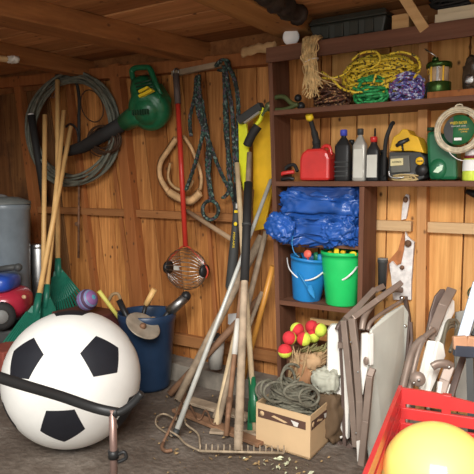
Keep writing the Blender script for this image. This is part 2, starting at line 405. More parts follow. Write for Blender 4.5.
# ---- red fuel can
def fuel():
    c = W(318,182,-.2); c.z = Z2; w = .188; h = .185
    t_ = T('fuel_can', 'red plastic fuel can with yellow-capped black spout on the shelf', 'fuel can', c)
    mb = MB(); prof = [(-.5,0),(-.5,.68),(-.42,.88),(-.25,.99),(.25,1),(.42,.9),(.5,.68),(.5,0)]
    pts = [c+V((x*w,-.06,.004+z*h)) for x,z in prof]
    build('body', mb.prism(pts,(0,.12,0)), red, t_, bev=.016)
    build('handle', MB().tube(cr([c+V((.02,0,h*.98)), c+V((.04,0,h*1.10)), c+V((.07,0,h*1.06)), c+V((.082,0,h*.8))],5), .011), red, t_)
    for k in range(1): build('rib', MB().obox(c+V((.02,-.061,h*.25)),(.11,.004,.008)), red, t_)
    nk = c+V((-.012,0,h)); build('collar', MB().lathe([(.0,0),(.026,0),(.026,.012),(.022,.014),(.022,.03),(.015,.034),(0,.034)], nk), blackr, t_)
    tip = W(310,118,-.24)
    sp = build('spout', MB().tube(cr([nk+V((0,0,.03)), nk+V((-.008,-.005,.08)), tip],6), [.024]*4+[.020]*4+[.014]*5), blackr, t_)
    d = (tip-nk).normalized(); build('cap', MB().lathe([(0,-.012),(.02,-.012),(.023,0),(.021,.022),(.012,.024),(.01,.016),(0,.016)], tip, (d+V((0,-.6,.2)))), yellow, sp)
fuel()
# ---- bottles
def bottle(px, wpx, ytop, label, mat, capm, capc, Y=-.2, square=.9, lab_=None, neck=.32, handle=False):
    c = W(px,182,Y); c.z = Z2; t = (c-CAM).dot(V((-math.sin(TH),math.cos(TH),0))); w = pm(wpx*1.15,t); h = W(px,ytop,Y).z-Z2
    t_ = T('oil_bottle', label, 'bottle', c); r = w/2; hb = h*.68
    mb = MB(); N = 24
    rings = [(r*.92,0),(r,.006),(r,hb*.3),(r*.98,hb*.32),(r,hb*.34),(r,hb),(r*.9,hb+.01),(r*neck+.004,h*.84),(r*neck,h*.86),(r*neck,h*.92)]
    vs = []; fs = []
    for R, z in rings:
        e = .45 if z <= hb+.011 else 1
        for k in range(N):
            a = 2*PI*k/N; cx_ = math.copysign(abs(math.cos(a))**e, math.cos(a)); sy_ = math.copysign(abs(math.sin(a))**e, math.sin(a))
            vs.append(c+V((cx_*R, sy_*R*square*.75, z)))
    for i in range(len(rings)-1):
        for k in range(N): k2=(k+1)%N; fs.append((i*N+k,i*N+k2,(i+1)*N+k2,(i+1)*N+k))
    fs.append(tuple(range(N))[::-1]); mb.add(vs, fs, True); build('body', mb, mat, t_)
    build('cap', MB().lathe([(0,0),(r*neck+.005,0),(r*neck+.005,h*.11),(r*neck+.002,h*.12),(0,h*.12)], c+V((0,0,h*.885))), capm, t_)
    if lab_: build('label_sticker', MB().obox(c+V((0,-r*square*.75-.0015,hb*lab_[1])),(w*lab_[3],.002,hb*lab_[2])), lab_[0], t_)
    return t_, c, w, h
silver = plain('silver_bottle', (.42,.41,.36), .35, .25); pale = plain('pale_label', (.62,.62,.55), .6, var=.06)
bluecap = plain('blue_cap', (.06,.08,.5), .4); purp = plain('purple_label', (.12,.07,.22), .5)
bb = bottle(343,14,130,'black ribbed oil bottle with a blue cap beside the red fuel can',black,bluecap,None,-.21)
for k in range(4): build('rib', MB().obox(bb[1]+V((0,-bb[2]*.34,.03+.026*k)),(bb[2]*.9,.004,.006)), dgrey, bb[0])
b2 = bottle(351,11,140,'dark bottle with a purple and yellow label, behind the blue-capped bottle',dgrey,black,None,-.13,lab_=(purp,.45,.6,.9))
build('label_band', MB().obox(b2[1]+V((.01,-b2[2]*.34-.003,.05)),(b2[2]*.6,.002,.022)), yellow, b2[0])
bottle(359.5,12,129,'silver-grey oil bottle with a dark cap and tall pale label',silver,dgrey,None,-.21,lab_=(pale,.5,.8,.7))
bottle(373,11,137,'small dark bottle with a red cap and pale rectangular label',black,red,None,-.22,lab_=(pale,.5,.75,.82),neck=.42)
bottle(382,10,150,'dark stubby bottle tucked between the red-capped bottle and chainsaw',black,black,None,-.15)
# ---- bottle with a pointed spout behind
c = W(374,182,-.09); c.z = Z2; t_ = T('grease_gun', 'black pointed spout rising behind the red-capped bottle', 'oil can', c)
build('body', MB().lathe([(0,0),(.03,0),(.03,.13),(.012,.17),(.012,.2),(0,.2)], c), black, t_)
build('nozzle', MB().lathe([(.011,.2),(.014,.21),(.012,.235),(.006,.25),(.005,.30),(0,.30)], c), blackr, t_)
# ---- cluster left of the fuel can
c = W(287,181,-.2); c.z = Z2; t_ = T('pruning_saw', 'red and black folded hand tool lying left of the fuel can', 'hand tool', c)
build('handle', MB().tube(cr([c+V((-.05,-.02,.035)), c+V((-.01,-.02,.05)), c+V((.05,0,.058))],5), .012, flat=.7), red, t_)
build('jaw', MB().tube(cr([c+V((-.085,-.03,.012)), c+V((-.07,-.03,.045)), c+V((-.04,-.02,.035))],5), .008), dgrey, t_)
build('grip', MB().tube(cr([c+V((-.05,.02,.03)), c+V((-.02,.03,.085)), c+V((.03,.03,.10)),c+V((.06,.02,.06))],6), .011), blackr, t_)
build('guard', MB().tube(cr([c+V((-.02,-.03,.012)), c+V((.03,-.03,.02)), c+V((.06,-.02,.012))],5), .011), black, t_)
# ---- chainsaw
def chainsaw():
    c = W(404,182,-.19); c.z = Z2; t_ = T('chainsaw', 'yellow and black chainsaw sitting on the shelf between bottles and green jug', 'chainsaw', c)
    P = lambda px,py,Y=-.26: W(px,py,Y)
    top = [P(389,151),(P(393,137)),(P(399,133)),(P(402,129)),(P(407,129)),(P(410,134)),(P(418,137)),(P(424,153)),(P(412,151))]
    build('top_cover', MB().prism(top,(0,.13,0)), gold, t_, bev=.006)
    body = [P(389,152),P(420,152),P(425,158),P(424,178),P(417,181),P(391,180),P(388,176)]
    build('engine_housing', MB().prism(body,(0,.14,0)), dgrey, t_, bev=.006)
    build('muffler_box', MB().prism([P(390,156,-.275),P(409,155,-.275),P(410,172,-.275),P(391,173,-.275)],(0,.02,0)), plain('engine_grey',(.12,.12,.10),.5), t_, bev=.004)
    build('name_plate', MB().prism([P(390.5,159,-.279),P(403,158,-.279),P(403,165,-.279),P(390.5,166,-.279)],(0,.004,0)), plain('cream_plate',(.68,.6,.32),.5), t_)
    text('lettering', 'AUTOMATIC', black, t_, P(396.8,162,-.2805), XA, ZA, .010, width=.05)
    build('guard_bar', MB().tube(cr([P(389,171,-.285),P(390,176,-.29),P(396,178,-.29),P(404,177,-.285)],5), .005), chrome, t_)
    build('knob', MB().lathe([(0,0),(.02,0),(.021,.008),(.017,.012),(0,.012)], P(420,161,-.262), (0,-1,0)), gold, t_)
    build('knob_mark', MB().obox(P(420,161,-.277),(.03,.004,.004)), black, t_)
    build('emblem', MB().tube([P(396,146,-.268),P(400,143,-.268),P(409,139,-.268)], [.009,.013,.009], flat=.4), black, t_)
    build('emblem', MB().tube([P(402,144,-.268),P(403,151,-.268)], [.006,.004], flat=.5), black, t_)
    build('fins', MB().box(P(404,179,-.265),P(404,179,-.265)+V((.05,.01,.03))), grey, t_)
    build('recoil_cover', MB().lathe([(0,0),(.03,0),(.034,-.02),(0,-.02)], P(421,170,-.265), (0,-1,0)), black, t_)
    build('front_handle', MB().tube(cr([P(384,176,-.2),P(384.5,160,-.21),P(386,140,-.22),P(391,126,-.22),P(393,123,-.18)],6), .0115), blackr, t_)
chainsaw()
mb = MB(); c = W(405,180,-.28); pa = tangle(c+V((0,-.0,.012)), (.075,.02,.02), 7, 5, 160, zmin=Z2+.004); mb.tube(pa, .0035, 6)
tag(build('cord', mb, cable), 'thin tan cord tangled at the shelf edge in front of the chainsaw', 'cord')
# ---- green jug
def jug():
    c = W(441,182,-.17); c.z = Z2; t_ = T('plastic_jug', 'large green plastic jug with pale mark behind the line spool', 'jug', c)
    P = lambda px,py,Y=-.24: W(px,py,Y)
    pts = [P(429,180),P(427,160),P(426,140),P(427,131),P(436,131),P(447,136),P(456,150),P(457,180)]
    build('body', MB().prism(pts,(0,.13,0)), green, t_, bev=.018)
    build('front_bulge', MB().ball(P(438,169,-.235), (.046,.02,.055)), green, t_)
    build('mark', MB().prism([P(433,172,-.258),P(437,167,-.2588),P(443,165,-.258),P(442,170,-.259),P(438,173,-.259)],(0,.002,0)), plain('pale_mark',(.6,.8,.6),.5), t_)
    build('cap', MB().lathe([(0,0),(.02,0),(.02,.018),(0,.018)], P(431,131,-.19)), dgreen, t_)
jug()
# ---- trimmer line spool hung on the shelf edge
def spool():
    Y = -.325; c = W(458,130,Y); t_ = T('trimmer_line_spool', 'round spool of clear trimmer line with dark green label hanging from shelf edge', 'spool', c)
    R = .109; r2 = .088
    clear = plain('clear_line', (.60,.53,.38), .3, var=.25, scale=40)
    mb = MB()
    for i,(r,yy) in enumerate([(R,0),(R-.005,-.008),(R-.010,.0),(R-.002,.009),(R-.008,.012),(R-.016,-.004),(R-.022,.004)]):
        mb.tube([c+V((r*math.cos(a*PI/20),yy,r*math.sin(a*PI/20))) for a in range(40)], .0055 if i<5 else .0035, 8, closed=True)
    build('line_coil', mb, clear, t_)
    build('label_disc', MB().lathe([(0,-.004),(.071,-.004),(.073,0),(.071,.004),(0,.004)], c+V((.004,.0,0)), (0,1,0), 40), plain('label_green',(.012,.11,.035),.5,var=.5,scale=9), t_)
    build('label_dark_segment', MB().prism([c+V((.004+.0705*math.cos(a),-.0045,.0705*math.sin(a))) for a in [PI*(.62+.76*k/12) for k in range(13)]],(0,-.0008,0)), dgrey, t_)  # dark grey segment on the left of the label disc
    text('lettering','WEED EATER',yellow,t_,c+V((.002,-.0065,.034)),XA,ZA,.013,width=.08)
    text('lettering','TRIMMER LINE',pale,t_,c+V((.002,-.0065,.018)),XA,ZA,.006,width=.07)
    text('lettering','PREMIUM',gold,t_,c+V((.028,-.0065,.001)),XA,ZA,.007,width=.045)
    text('lettering','LINE',gold,t_,c+V((.03,-.0065,-.01)),XA,ZA,.006,width=.03)
    build('price_sticker', MB().obox(c+V((.002,-.0065,-.044)),(.035,.002,.013)), white, t_)
    build('loop', MB().tube(cr([c+V((-.02,0,R-.004)),c+V((-.01,.004,R+.012)),c+V((.012,.004,R+.012)),c+V((.02,0,R-.004))],5),.004,8), clear, t_)
    build('loose_line', MB().tube(cr([c+V((-.045,-.004,-.085)),c+V((-.03,-.004,-.115)),c+V((.0,.004,-.14)),c+V((.03,.01,-.15))],6),.002,6), white, t_)
spool()
def wbottle():
    c = W(471,182,-.24); c.z = Z2; t_ = T('spray_bottle', 'white bottle with maroon collar and lime base at the right picture edge', 'bottle', c)
    build('body', MB().lathe([(0,0),(.04,0),(.043,.006),(.043,.045),(.04,.09),(.038,.11),(0,.11)],c), plain('lime',(.62,.75,.08),.4,var=.25,scale=20), t_)
    build('shoulder', MB().lathe([(.0435,.05),(.044,.075),(.041,.10),(.036,.11),(.043,.05)],c), white, t_)
    build('collar', MB().lathe([(0,.11),(.036,.11),(.036,.125),(0,.125)],c), plain('maroon',(.2,.02,.03),.5), t_)
    build('cap', MB().lathe([(0,.125),(.033,.125),(.031,.15),(.024,.158),(0,.158)],c), white, t_)
wbottle()
# ---- upper shelf: ropes, lantern
sis = plain('raffia', (.66,.46,.21), .8, var=.35, scale=30)
def raffia():
    c = W(312,44,-.33); t_ = T('twine_bundle', 'bundle of frayed straw-coloured twine hanging over the top shelf edge', 'twine', c); r_ = random.Random(11); mb = MB()
    for i in range(64):
        x0 = r_.uniform(-.05,.05); pts = [c+V((x0*.9,r_.uniform(.03,.1),.035+r_.uniform(-.01,.02))), c+V((x0,r_.uniform(-.02,.0),.03+r_.uniform(-.01,.01)))]
        L = r_.uniform(.1,.30); mid = x0*.7; sp = r_.gauss(0,.035)
        pts += [c+V((mid+r_.gauss(0,.014),-.03+r_.uniform(-.02,.01),-.035)), c+V((mid+r_.gauss(0,.014),-.03+r_.uniform(-.02,.01),-.08)), c+V((mid*.8+r_.gauss(.005,.012),-.02+r_.uniform(-.02,.01),-.125))]
        if L > .15: pts += [c+V((mid+sp*.6+.01,-.01+r_.uniform(-.02,.015),-.13-L*.3)), c+V((sp*1.3+.01,-.0+r_.uniform(-.02,.02),-.12-L*.6))]
        mb.tube(cr(pts,5), r_.uniform(.0022,.0042), 5)
    build('strands', mb, sis, t_)
    build('tie', MB().tube([c+V((.005+.04*math.cos(a*PI/8),-.018+.026*math.sin(a*PI/8),-.095+.01*math.cos(a*.4))) for a in range(16)],.003,6,closed=True), offwhite, t_)
raffia()
def ropepile(name,label,px,py,rx,rz,ry,turns,r,mat,seed,Y=-.2,n=500,zm=None,sh=Z1,tw=True):
    c = W(px,py,Y); zz = sh+rz+.002; c.z = max(c.z, sh+rz*.8)
    pa = tangle(c,(rx,ry,rz),turns,seed,n,zmin=sh+r); mb = MB().tube(pa, r, 7)
    return tag(build(name,mb,mat), label, 'rope'), c
ropy = braid('yellow_rope', [(0,(.74,.52,.03)),(.45,(.82,.62,.06)),(.8,(.10,.07,.02))], 120)
ropepile('coiled_rope','big tangled bundle of yellow and black rope heaped on the upper shelf',379,76,.21,.115,.095,42,.0085,ropy,4,-.19,1100)
mb = MB(); P = lambda px,py,Y=-.3: W(px,py,Y)
for q in ([(322,72),(333,80),(341,88),(352,92),(364,91),(373,83),(376,74)],[(352,60),(362,53),(376,52),(380,60),(372,68),(360,70)],[(390,54),(402,52),(416,57),(420,68),(414,78)],[(322,78),(332,78),(345,74),(352,64)]):
    mb.tube(cr([P(x,y,-.29-.01*(i%2)) for i,(x,y) in enumerate(q)],6), .0068, 7)
tag(build('coiled_rope', mb, ropy), 'loose yellow rope loops drooping in front of the yellow and green bundles', 'rope')
ropepile('coiled_rope','balled bright green rope in front of the yellow rope',371,98,.10,.085,.085,26,.008,braid('green_rope',[(0,(.02,.28,.07)),(.5,(.05,.45,.14)),(.85,(.01,.12,.04))],90),8,-.23,600)
ropepile('coiled_rope','balled purple and pale blue braided rope beside the green lantern',407,94,.095,.085,.085,26,.0072,braid('purple_rope',[(0,(.10,.06,.25)),(.4,(.16,.20,.50)),(.65,(.55,.58,.75)),(.85,(.25,.05,.18))],110),9,-.22,600)
ropepile('coiled_rope','dark brown speckled rope heap under the hanging twine',332,98,.115,.075,.09,28,.0072,braid('brown_rope',[(0,(.05,.02,.012)),(.45,(.16,.06,.03)),(.85,(.42,.24,.10))],110),12,-.2,600)
def lantern():
    c = W(438,104,-.2); c.z = Z1; t_ = T('camping_lantern', 'dark green metal camping lantern with clear lettered glass on upper shelf', 'lantern', c)
    gm = plain('lantern_green',(.045,.10,.02),.25,.6,var=.1); h = W(438,62,-.2).z-Z1; R = .062
    build('base', MB().lathe([(0,0),(R,0),(R,.085),(R*.95,.09),(0,.09)],c,n=36), gm, t_)
    build('globe', MB().lathe([(R*.8,.09),(R*.8,.165),(R*.78,.168)],c,n=36), plain('amber_glass',(.50,.36,.22),.15,var=.5,scale=16), t_)
    for k in range(3): build('post', MB().box(c+V((-.03+k*.03,-.052,.09)),c+V((-.022+k*.03,-.048,.165))), steel if k==1 else gold, t_)
    text('lettering','Coleman',white,t_,c+V((.012,-.0545,.128)),ZA*-1,XA,.013,width=.07)
    text('lettering','ON',gold,t_,c+V((-.032,-.0545,.14)),XA,ZA,.03,width=.022)
    build('cap', MB().lathe([(0,.163),(R*1.02,.163),(R*1.04,.18),(R*.98,.188),(R*.4,.195),(0,.196)],c,n=36), gm, t_)
    build('vent', MB().lathe([(0,.196),(.018,.196),(.016,.215),(.006,.225),(0,.225)],c+V((-.02,0,0))), gm, t_)
    build('bail', MB().tube([W(425,49,-.26),W(437,57,-.26)],.0035,6), chrome, t_)
lantern()
c = W(471,102,-.2); c.z=Z1
t_ = T('wrapped_bundle','crumpled dark brown shiny bundle at the right end of upper shelf','bundle',c)
build('wrap', MB().lump(c+V((.03,0,.10)),(.13,.12,.2),3,.7,.35,6), plain('dark_wrap',(.06,.04,.025),.3,var=.3,scale=20), t_)
build('flap', MB().lump(c+V((-.0,-.05,.08)),(.05,.03,.05),6,.7,.4,6,n=20), steel, t_)
mb = MB(); mb.box((c.x-.2,-.27,Z1+.001),(c.x+.2,-.1,Z1+.035)); tag(build('dark_board',mb,studm,bev=.002),'dark flat board lying on the upper shelf under the crumpled bundle','board')
# ---- old loppers at the left end of upper shelf
olive = plain('olive_handle',(.07,.09,.03),.5); 
t_ = T('lopping_shears','dark olive garden shears resting on the left end of the upper shelf','shears',W(283,110,-.24))
P = lambda px,py,Y=-.27: W(px,py,Y)
build('handle', MB().tube(cr([P(269,105),P(275,98),P(284,97),P(291,103),P(296,105)],5),.014,8), olive, t_)
build('handle', MB().tube(cr([P(268,109),P(277,110),P(287,109),P(298,104)],5),.014,8), olive, t_)
build('pivot', MB().ball(P(268,106,-.29),(.022,.015,.022)), plain('olive_metal',(.14,.15,.07),.4,.4), t_)
build('blade', MB().tube(cr([P(268,106,-.3),P(264,112,-.3),P(262,116,-.3)],4),[.014]*4+[.008]*5,8,flat=.4), olive, t_)
for (px,py,r,nm) in ((298,98,.022,'knob'),(301,106,.024,'knob'),(292,111,.014,'knob')): build(nm, MB().ball(P(px,py,-.24),r,14), olive if nm=='knob' and px==292 else black, t_)
# ---- on top of the shelf
def tb(px,py): q = W(px,py,-.24); return q
t_ = T('storage_case','dark grey-green rectangular plastic case lying on top of the shelf','case',(W(348,45,-.2).x,-.2,2.19))
a = W(309,40,-.29); b_ = W(386,30,-.29); X0,X1 = a.x,b_.x; Xc = (X0+X1)/2
gm = plain('case_plastic',(.035,.038,.03),.45)
mb = MB().hexa([(X0+.03,-.28,2.192),(X1-.02,-.28,2.192),(X1-.02,-.12,2.192),(X0+.03,-.12,2.192),(X0,-.29,2.28),(X1,-.29,2.28),(X1,-.11,2.28),(X0,-.11,2.28)])
build('tray', mb, gm, t_, bev=.01)
mb = MB().hexa([(X0-.006,-.297,2.281),(X1+.006,-.297,2.281),(X1+.006,-.10,2.281),(X0-.006,-.10,2.281),(X0+.01,-.28,2.32),(X1-.01,-.28,2.32),(X1-.01,-.12,2.32),(X0+.01,-.12,2.32)])
build('lid', mb, gm, t_, bev=.008)
for k in range(4): build('rib', MB().box((X0+.07+k*.085,-.296,2.2),(X0+.12+k*.085,-.282,2.27)), gm, t_, bev=.004)
a = W(392,36,-.29); b_ = W(409,34,-.29)
tag(build('wood_block', MB().box((a.x,-.30,2.192),(b_.x,-.2,2.265)), palewood, bev=.003),'small tan wooden block on top of the shelf beside the dark case','block')
a = W(435,30,-.29)
mb = MB().box((a.x,-.30,2.192),(a.x+.26,-.18,2.235)); tag(build('wood_block', mb, creamw, bev=.002),'long cream-painted wood block on top of the shelf at right','block')
mb = MB().box((a.x+.01,-.29,2.236),(a.x+.24,-.19,2.26)); tag(build('wood_block', mb, creamw, bev=.002),'short cream board stacked upon the long cream block','block')
mb = MB(); mb.tube(tangle(V((a.x+.1,-.25,2.31)),(.15,.08,.045),26,21,420),.005,6); tag(build('wire_mesh',mb,blackr),'black netting bundle stuffed above the cream blocks under the roof','netting')
mb = MB().bar(W(402,-6,-.34),W(425,30,-.31),.05,.022,(0,1,0)); tag(build('wood_scrap',mb,palewood,bev=.002),'slanting grey-tan wood strip between the tan block and cream block','board')
# log, jar, light piece
def log():
    mb = MB(); P_ = cr([V((-1.48,-1.2,2.315)),V((-1.45,-.85,2.315)),V((-1.46,-.62,2.31)),V((-1.46,-.45,2.31))],8)
    mb.tube(P_, [.048+.02*noise.noise(V((i*.9,0,0))) for i in range(len(P_))], 14)
    for v in mb.v: v += V((noise.noise(v*14),0,noise.noise(v*14+V((5,5,5)))))*.022
    return mb
tag(build('charred_log', log(), plain('charred_wood',(.03,.022,.017),.75,var=.7,scale=14,bump=.8)),'blackened knotty log lying beside the pale rafter above the shelf','log')
jc = D(291,37,3.38); t_ = T('white_jar','round white lidded jar on its side at top left of the shelf','jar',jc)
ax = (CAM-jc).normalized()
build('lid', MB().lathe([(0,.012),(.041,.012),(.047,.008),(.048,-.012),(0,-.012)],jc,ax,32), white, t_)
build('body', MB().lathe([(.042,-.012),(.043,-.09),(.035,-.1),(0,-.1)],jc,ax,32), plain('jar_body',(.5,.47,.36),.4), t_)
tag(build('wood_scrap',MB().box((jc.x-.06,jc.y-.03,2.191),(jc.x+.06,jc.y+.12,jc.z-.05)),studm,bev=.002),'dark wood scrap under the white jar on the shelf top','board')
mb = MB().tube(cr([W(243,53,-.2),W(255,49,-.25),W(266,48,-.28),W(275,45,-.3)],6),[.03,.03,.028,.026]*4+[.022]*3,10,flat=.6)
for v in mb.v: v += V((0,0,noise.noise(v*18)*.012))
tag(build('driftwood_piece',mb,palewood),'pale knobbly wood piece wedged under the roof left of the shelf','wood')
# ============================================================ CUBBY: tarp, buckets
tarpm = plain('tarp_blue',(.018,.085,.34),.36,var=.3,scale=9,bump=.5,coat=.2)
def tarp():
    c = W(312,240,-.2); c.z = Z3+.002; xl = W(270,240,-.3).x; xr = -1.155; cx_ = (W(274,220,-.3).x+xr)/2; wd = xr-W(276,220,-.3).x
    t_ = T('tarpaulin','crumpled blue plastic tarpaulin folded and stuffed in the upper cubby hole','tarpaulin',(cx_,-.2,Z3))
    build('fold', MB().lump((cx_+.01,-.20,Z3+.078),(wd-.01,.24,.16),2,.4,.62,13,n=150,an=(.45,1,1.3)), tarpm, t_)
    build('fold', MB().lump((cx_+.01,-.20,Z3+.215),(wd-.02,.22,.16),5,.4,.5,12,n=120,an=(.35,1,1.4),M=Euler((0,.04,0)).to_matrix()), tarpm, t_)
    build('fold', MB().lump((cx_+.02,-.19,Z3+.29),(wd-.06,.19,.09),9,.4,.4,10,n=90,an=(.35,1,1.3)), plain('tarp_dark',(.015,.05,.2),.45,var=.3,scale=9,bump=.3), t_)
    build('hanging_corner', MB().lump(W(276,226,-.345)+V((.03,0,-.005)),(.19,.07,.15),7,.75,.5,6,n=90,M=Euler((0,.35,0)).to_matrix()), tarpm, t_)
    build('hanging_corner', MB().lump(W(338,231,-.30),(.20,.08,.11),4,.7,.5,6,n=90,M=Euler((0,-.1,0)).to_matrix()), tarpm, t_)
    build('cord', MB().tube(cr([W(293,236,-.34),W(292,243,-.36),W(294,252,-.37),W(299,257,-.36)],6),.0025,6), blue, t_)
tarp()
def bucket(label,px,pyb,wt,wb,pyt,mat,Y,hand,rimn,off=(0,0)):
    b0 = W(px,pyb,Y); b0.z = Z4; t = (b0-CAM).dot(V((-math.sin(TH),math.cos(TH),0))); R1 = pm(wb,t)/2; R2 = pm(wt,t)/2
    h = W(px,pyt,Y).z-Z4; t_ = T('toy_bucket',label,'bucket',b0); Mx = V((off[0],off[1],1)).normalized()
    build('body', MB().lathe([(0,0),(R1*.96,0),(R1,.006),(R2*.985,h*.86),(R2*.985,h*.93),(R2+.003,h*.93),(R2+.004,h),(R2-.006,h),(R2-.008,h*.9),(R1-.005,.01),(0,.01)],b0,Mx,48), mat, t_)
    hp = [W(x,y,Y-R2*.8 if 0<i<len(hand)-1 else Y-.01) for i,(x,y) in enumerate(hand)]
    build('handle', MB().tube(cr(hp,7),.0055,8,flat=.6), white, t_)
    return t_, b0, R2, h
bgreen = plain('bucket_green',(.02,.55,.13),.35,var=.04); bblue = plain('bucket_blue',(.02,.22,.55),.35,var=.06)
g = bucket('bright green sand bucket full of yellow toys, right of the blue bucket',341.5,307,42,32,251,bgreen,-.2,[(326,266),(331,278),(342,280),(352,273),(359,264)],0)
u = bucket('blue sand bucket holding small toys, left of the green bucket',306.5,298,40,28,256,bblue,-.19,[(287,258),(290,270),(302,280),(315,278),(327,269)],0,off=(.10,0))
P = lambda px,py,Y=-.2: W(px,py,Y)
t_ = T('toy_shovel','small blue toy shovel hanging down the front of the blue bucket','toy shovel',P(310,290,-.32))
build('shaft', MB().tube([P(298,272,-.31),P(308,288,-.32)],.005,8), blue, t_)
build('blade', MB().prism([P(306,286,-.315),P(311,285,-.315),P(314,292,-.33),P(314.5,299,-.335),P(309,293,-.325)],(0,.006,0)), blue, t_, bev=.002)
c0 = P(308,254,-.26); t_=T('toy_mould','round coral-red toy sticking out of the blue bucket','toy',c0)
build('disc', MB().lathe([(0,0),(.022,0),(.024,.006),(.022,.012),(0,.012)],c0,(.1,-1,.2)), plain('coral',(.75,.13,.09),.4), t_); build('stem', MB().tube([c0,c0+V((-.0,.0,-.06))],.006,8), red, t_)
for i,(px,py,m_,lb) in enumerate([(299,257,black,'dark toy lump near the handle inside the blue bucket'),(316,256,green,'green toy end rising beside the coral toy in the blue bucket'),(320,258,blue,'blue toy piece at the right rim of the blue bucket')]):
    q=P(px,py-3,-.22); tag(build('toy_figure', MB().tube([q+V((0,0,-.09)),q+V((.003,0,-.02)),q+V((0,-.005,.004))],[.012,.018,.012],10), m_), lb, 'toy')
q = P(336,250,-.26); t_=T('toy_rake','yellow toy hand tool standing upright in the green bucket','toy',q)
build('handle', MB().tube([q+V((0,0,-.14)),q+V((0,0,.005))],[.01,.013],8), yellow, t_); build('head', MB().prism([P(333.5,256,-.27),P(339,256,-.27),P(338,247,-.27),P(336,243,-.27),P(334,247,-.27)],(0,.012,0)), yellow, t_, bev=.003)
q = P(353,254,-.26); t_=T('toy_scoop','round yellow toy scoop leaning at the right of the green bucket','toy',q)
build('bowl', MB().ball(q,(.022,.012,.016)), yellow, t_); build('stem', MB().tube([q+V((-.004,.0,-.1)),q],.006,8), yellow, t_)
for i,(px,py,m_,lb) in enumerate([(330,257,gold,'mustard toy knob at the left rim of the green bucket'),(343,256,gold,'golden toy lump at the middle of the green bucket'),(347,259,dgreen,'dark green toy lump between the yellow toys in the green bucket')]):
    q=P(px,py-3,-.24); tag(build('toy_figure', MB().lump(q+V((0,0,-.0)),(.03,.03,.035),i,.8,.3,5,n=20), m_), lb, 'toy')
# ============================================================ HANGING ON THE BACK WALL, left to right
def Pw(px,py,Y=-.1): return W(px,py,Y)
hosem = plain('grey_hose',(.15,.155,.12),.6,var=.3,scale=20)
# ---- coiled hose
t_ = T('coiled_hose','large coil of grey-green hose hanging on the board wall at left','hose',Pw(72,75,-.13))
mb = MB(); r_ = random.Random(5)
cx0,cy0,rx0,ry0 = 73,129,43,54
for k in range(9):
    dx=r_.uniform(-2.5,2.5); dy=r_.uniform(-3,3); dr=r_.uniform(-5,2.2); yy=-.10-.014*(k%5)
    mb.tube([Pw(cx0+dx+(rx0+dr)*math.cos(a*PI/24), cy0+dy+(ry0+dr)*math.sin(a*PI/24)+2*math.sin(a*PI/8+k), yy+.012*math.sin(a*PI/12+k)) for a in range(48)], .011, 7, closed=True)
build('hose_loops', mb, hosem, t_)
build('inner_hose', MB().tube(cr([Pw(56,76,-.12),Pw(68,74,-.13),Pw(76,82,-.13),Pw(79,98,-.13),Pw(79,120,-.13),Pw(79,150,-.12)],7),.013,8), lab(blackr,'') if False else blackr, t_)
build('hook', MB().tube(cr([Pw(56,78,-.1),Pw(51,88,-.11),Pw(50,96,-.13),Pw(54,97,-.14),Pw(55,92,-.14)],5),.008,6), rust, t_)
build('tie', MB().tube(cr([Pw(66,127,-.13),Pw(70,124,-.15),Pw(75,127,-.15),Pw(78,134,-.14),Pw(79,150,-.14)],5),.009,6), blackr, t_)
# ---- wire coil
wirem = plain('brown_wire',(.09,.05,.03),.5,.3)
mb = MB()
for k in range(14):
    ex=r_.uniform(-3,3); ey=r_.uniform(-3,3); rr=r_.uniform(10,17)
    mb.tube([Pw(104+ex+rr*math.cos(a*PI/14), 140+ey+rr*.95*math.sin(a*PI/14), -.125-.005*k) for a in range(28)], .0045, 5, closed=True)
mb.tube([Pw(92+11*math.cos(a*PI/16)+3*math.sin(a*PI/16), 106+16*math.sin(a*PI/16), -.12) for a in range(32)], .005, 5, closed=True)
tag(build('wire_coil',mb,wirem),'thin brown wire coiled inside the right of the grey hose','wire')
# ---- black pipe
t_ = T('black_pipe','black tube with a white end leaning on the wall beside the hose coil','pipe',Pw(42,180,-.16))
a=Pw(31,115,-.19); b_=Pw(45,200,-.13)
build('tube', MB().tube([a,b_],.03,14), blackr, t_); build('end_cap', MB().tube([a+(a-b_).normalized()*.012,a],.024,14), white, t_)
# ---- thin rod
t_ = T('iron_rod','thin black iron rod hanging straight down below the hose coil','rod',Pw(79,258,-.09))
build('rod', MB().tube([Pw(79,180,-.09),Pw(78.5,258,-.09)],.009,8), rust, t_); build('collar', MB().ball(Pw(77,224,-.09),(.025,.012,.018)), rust, t_)
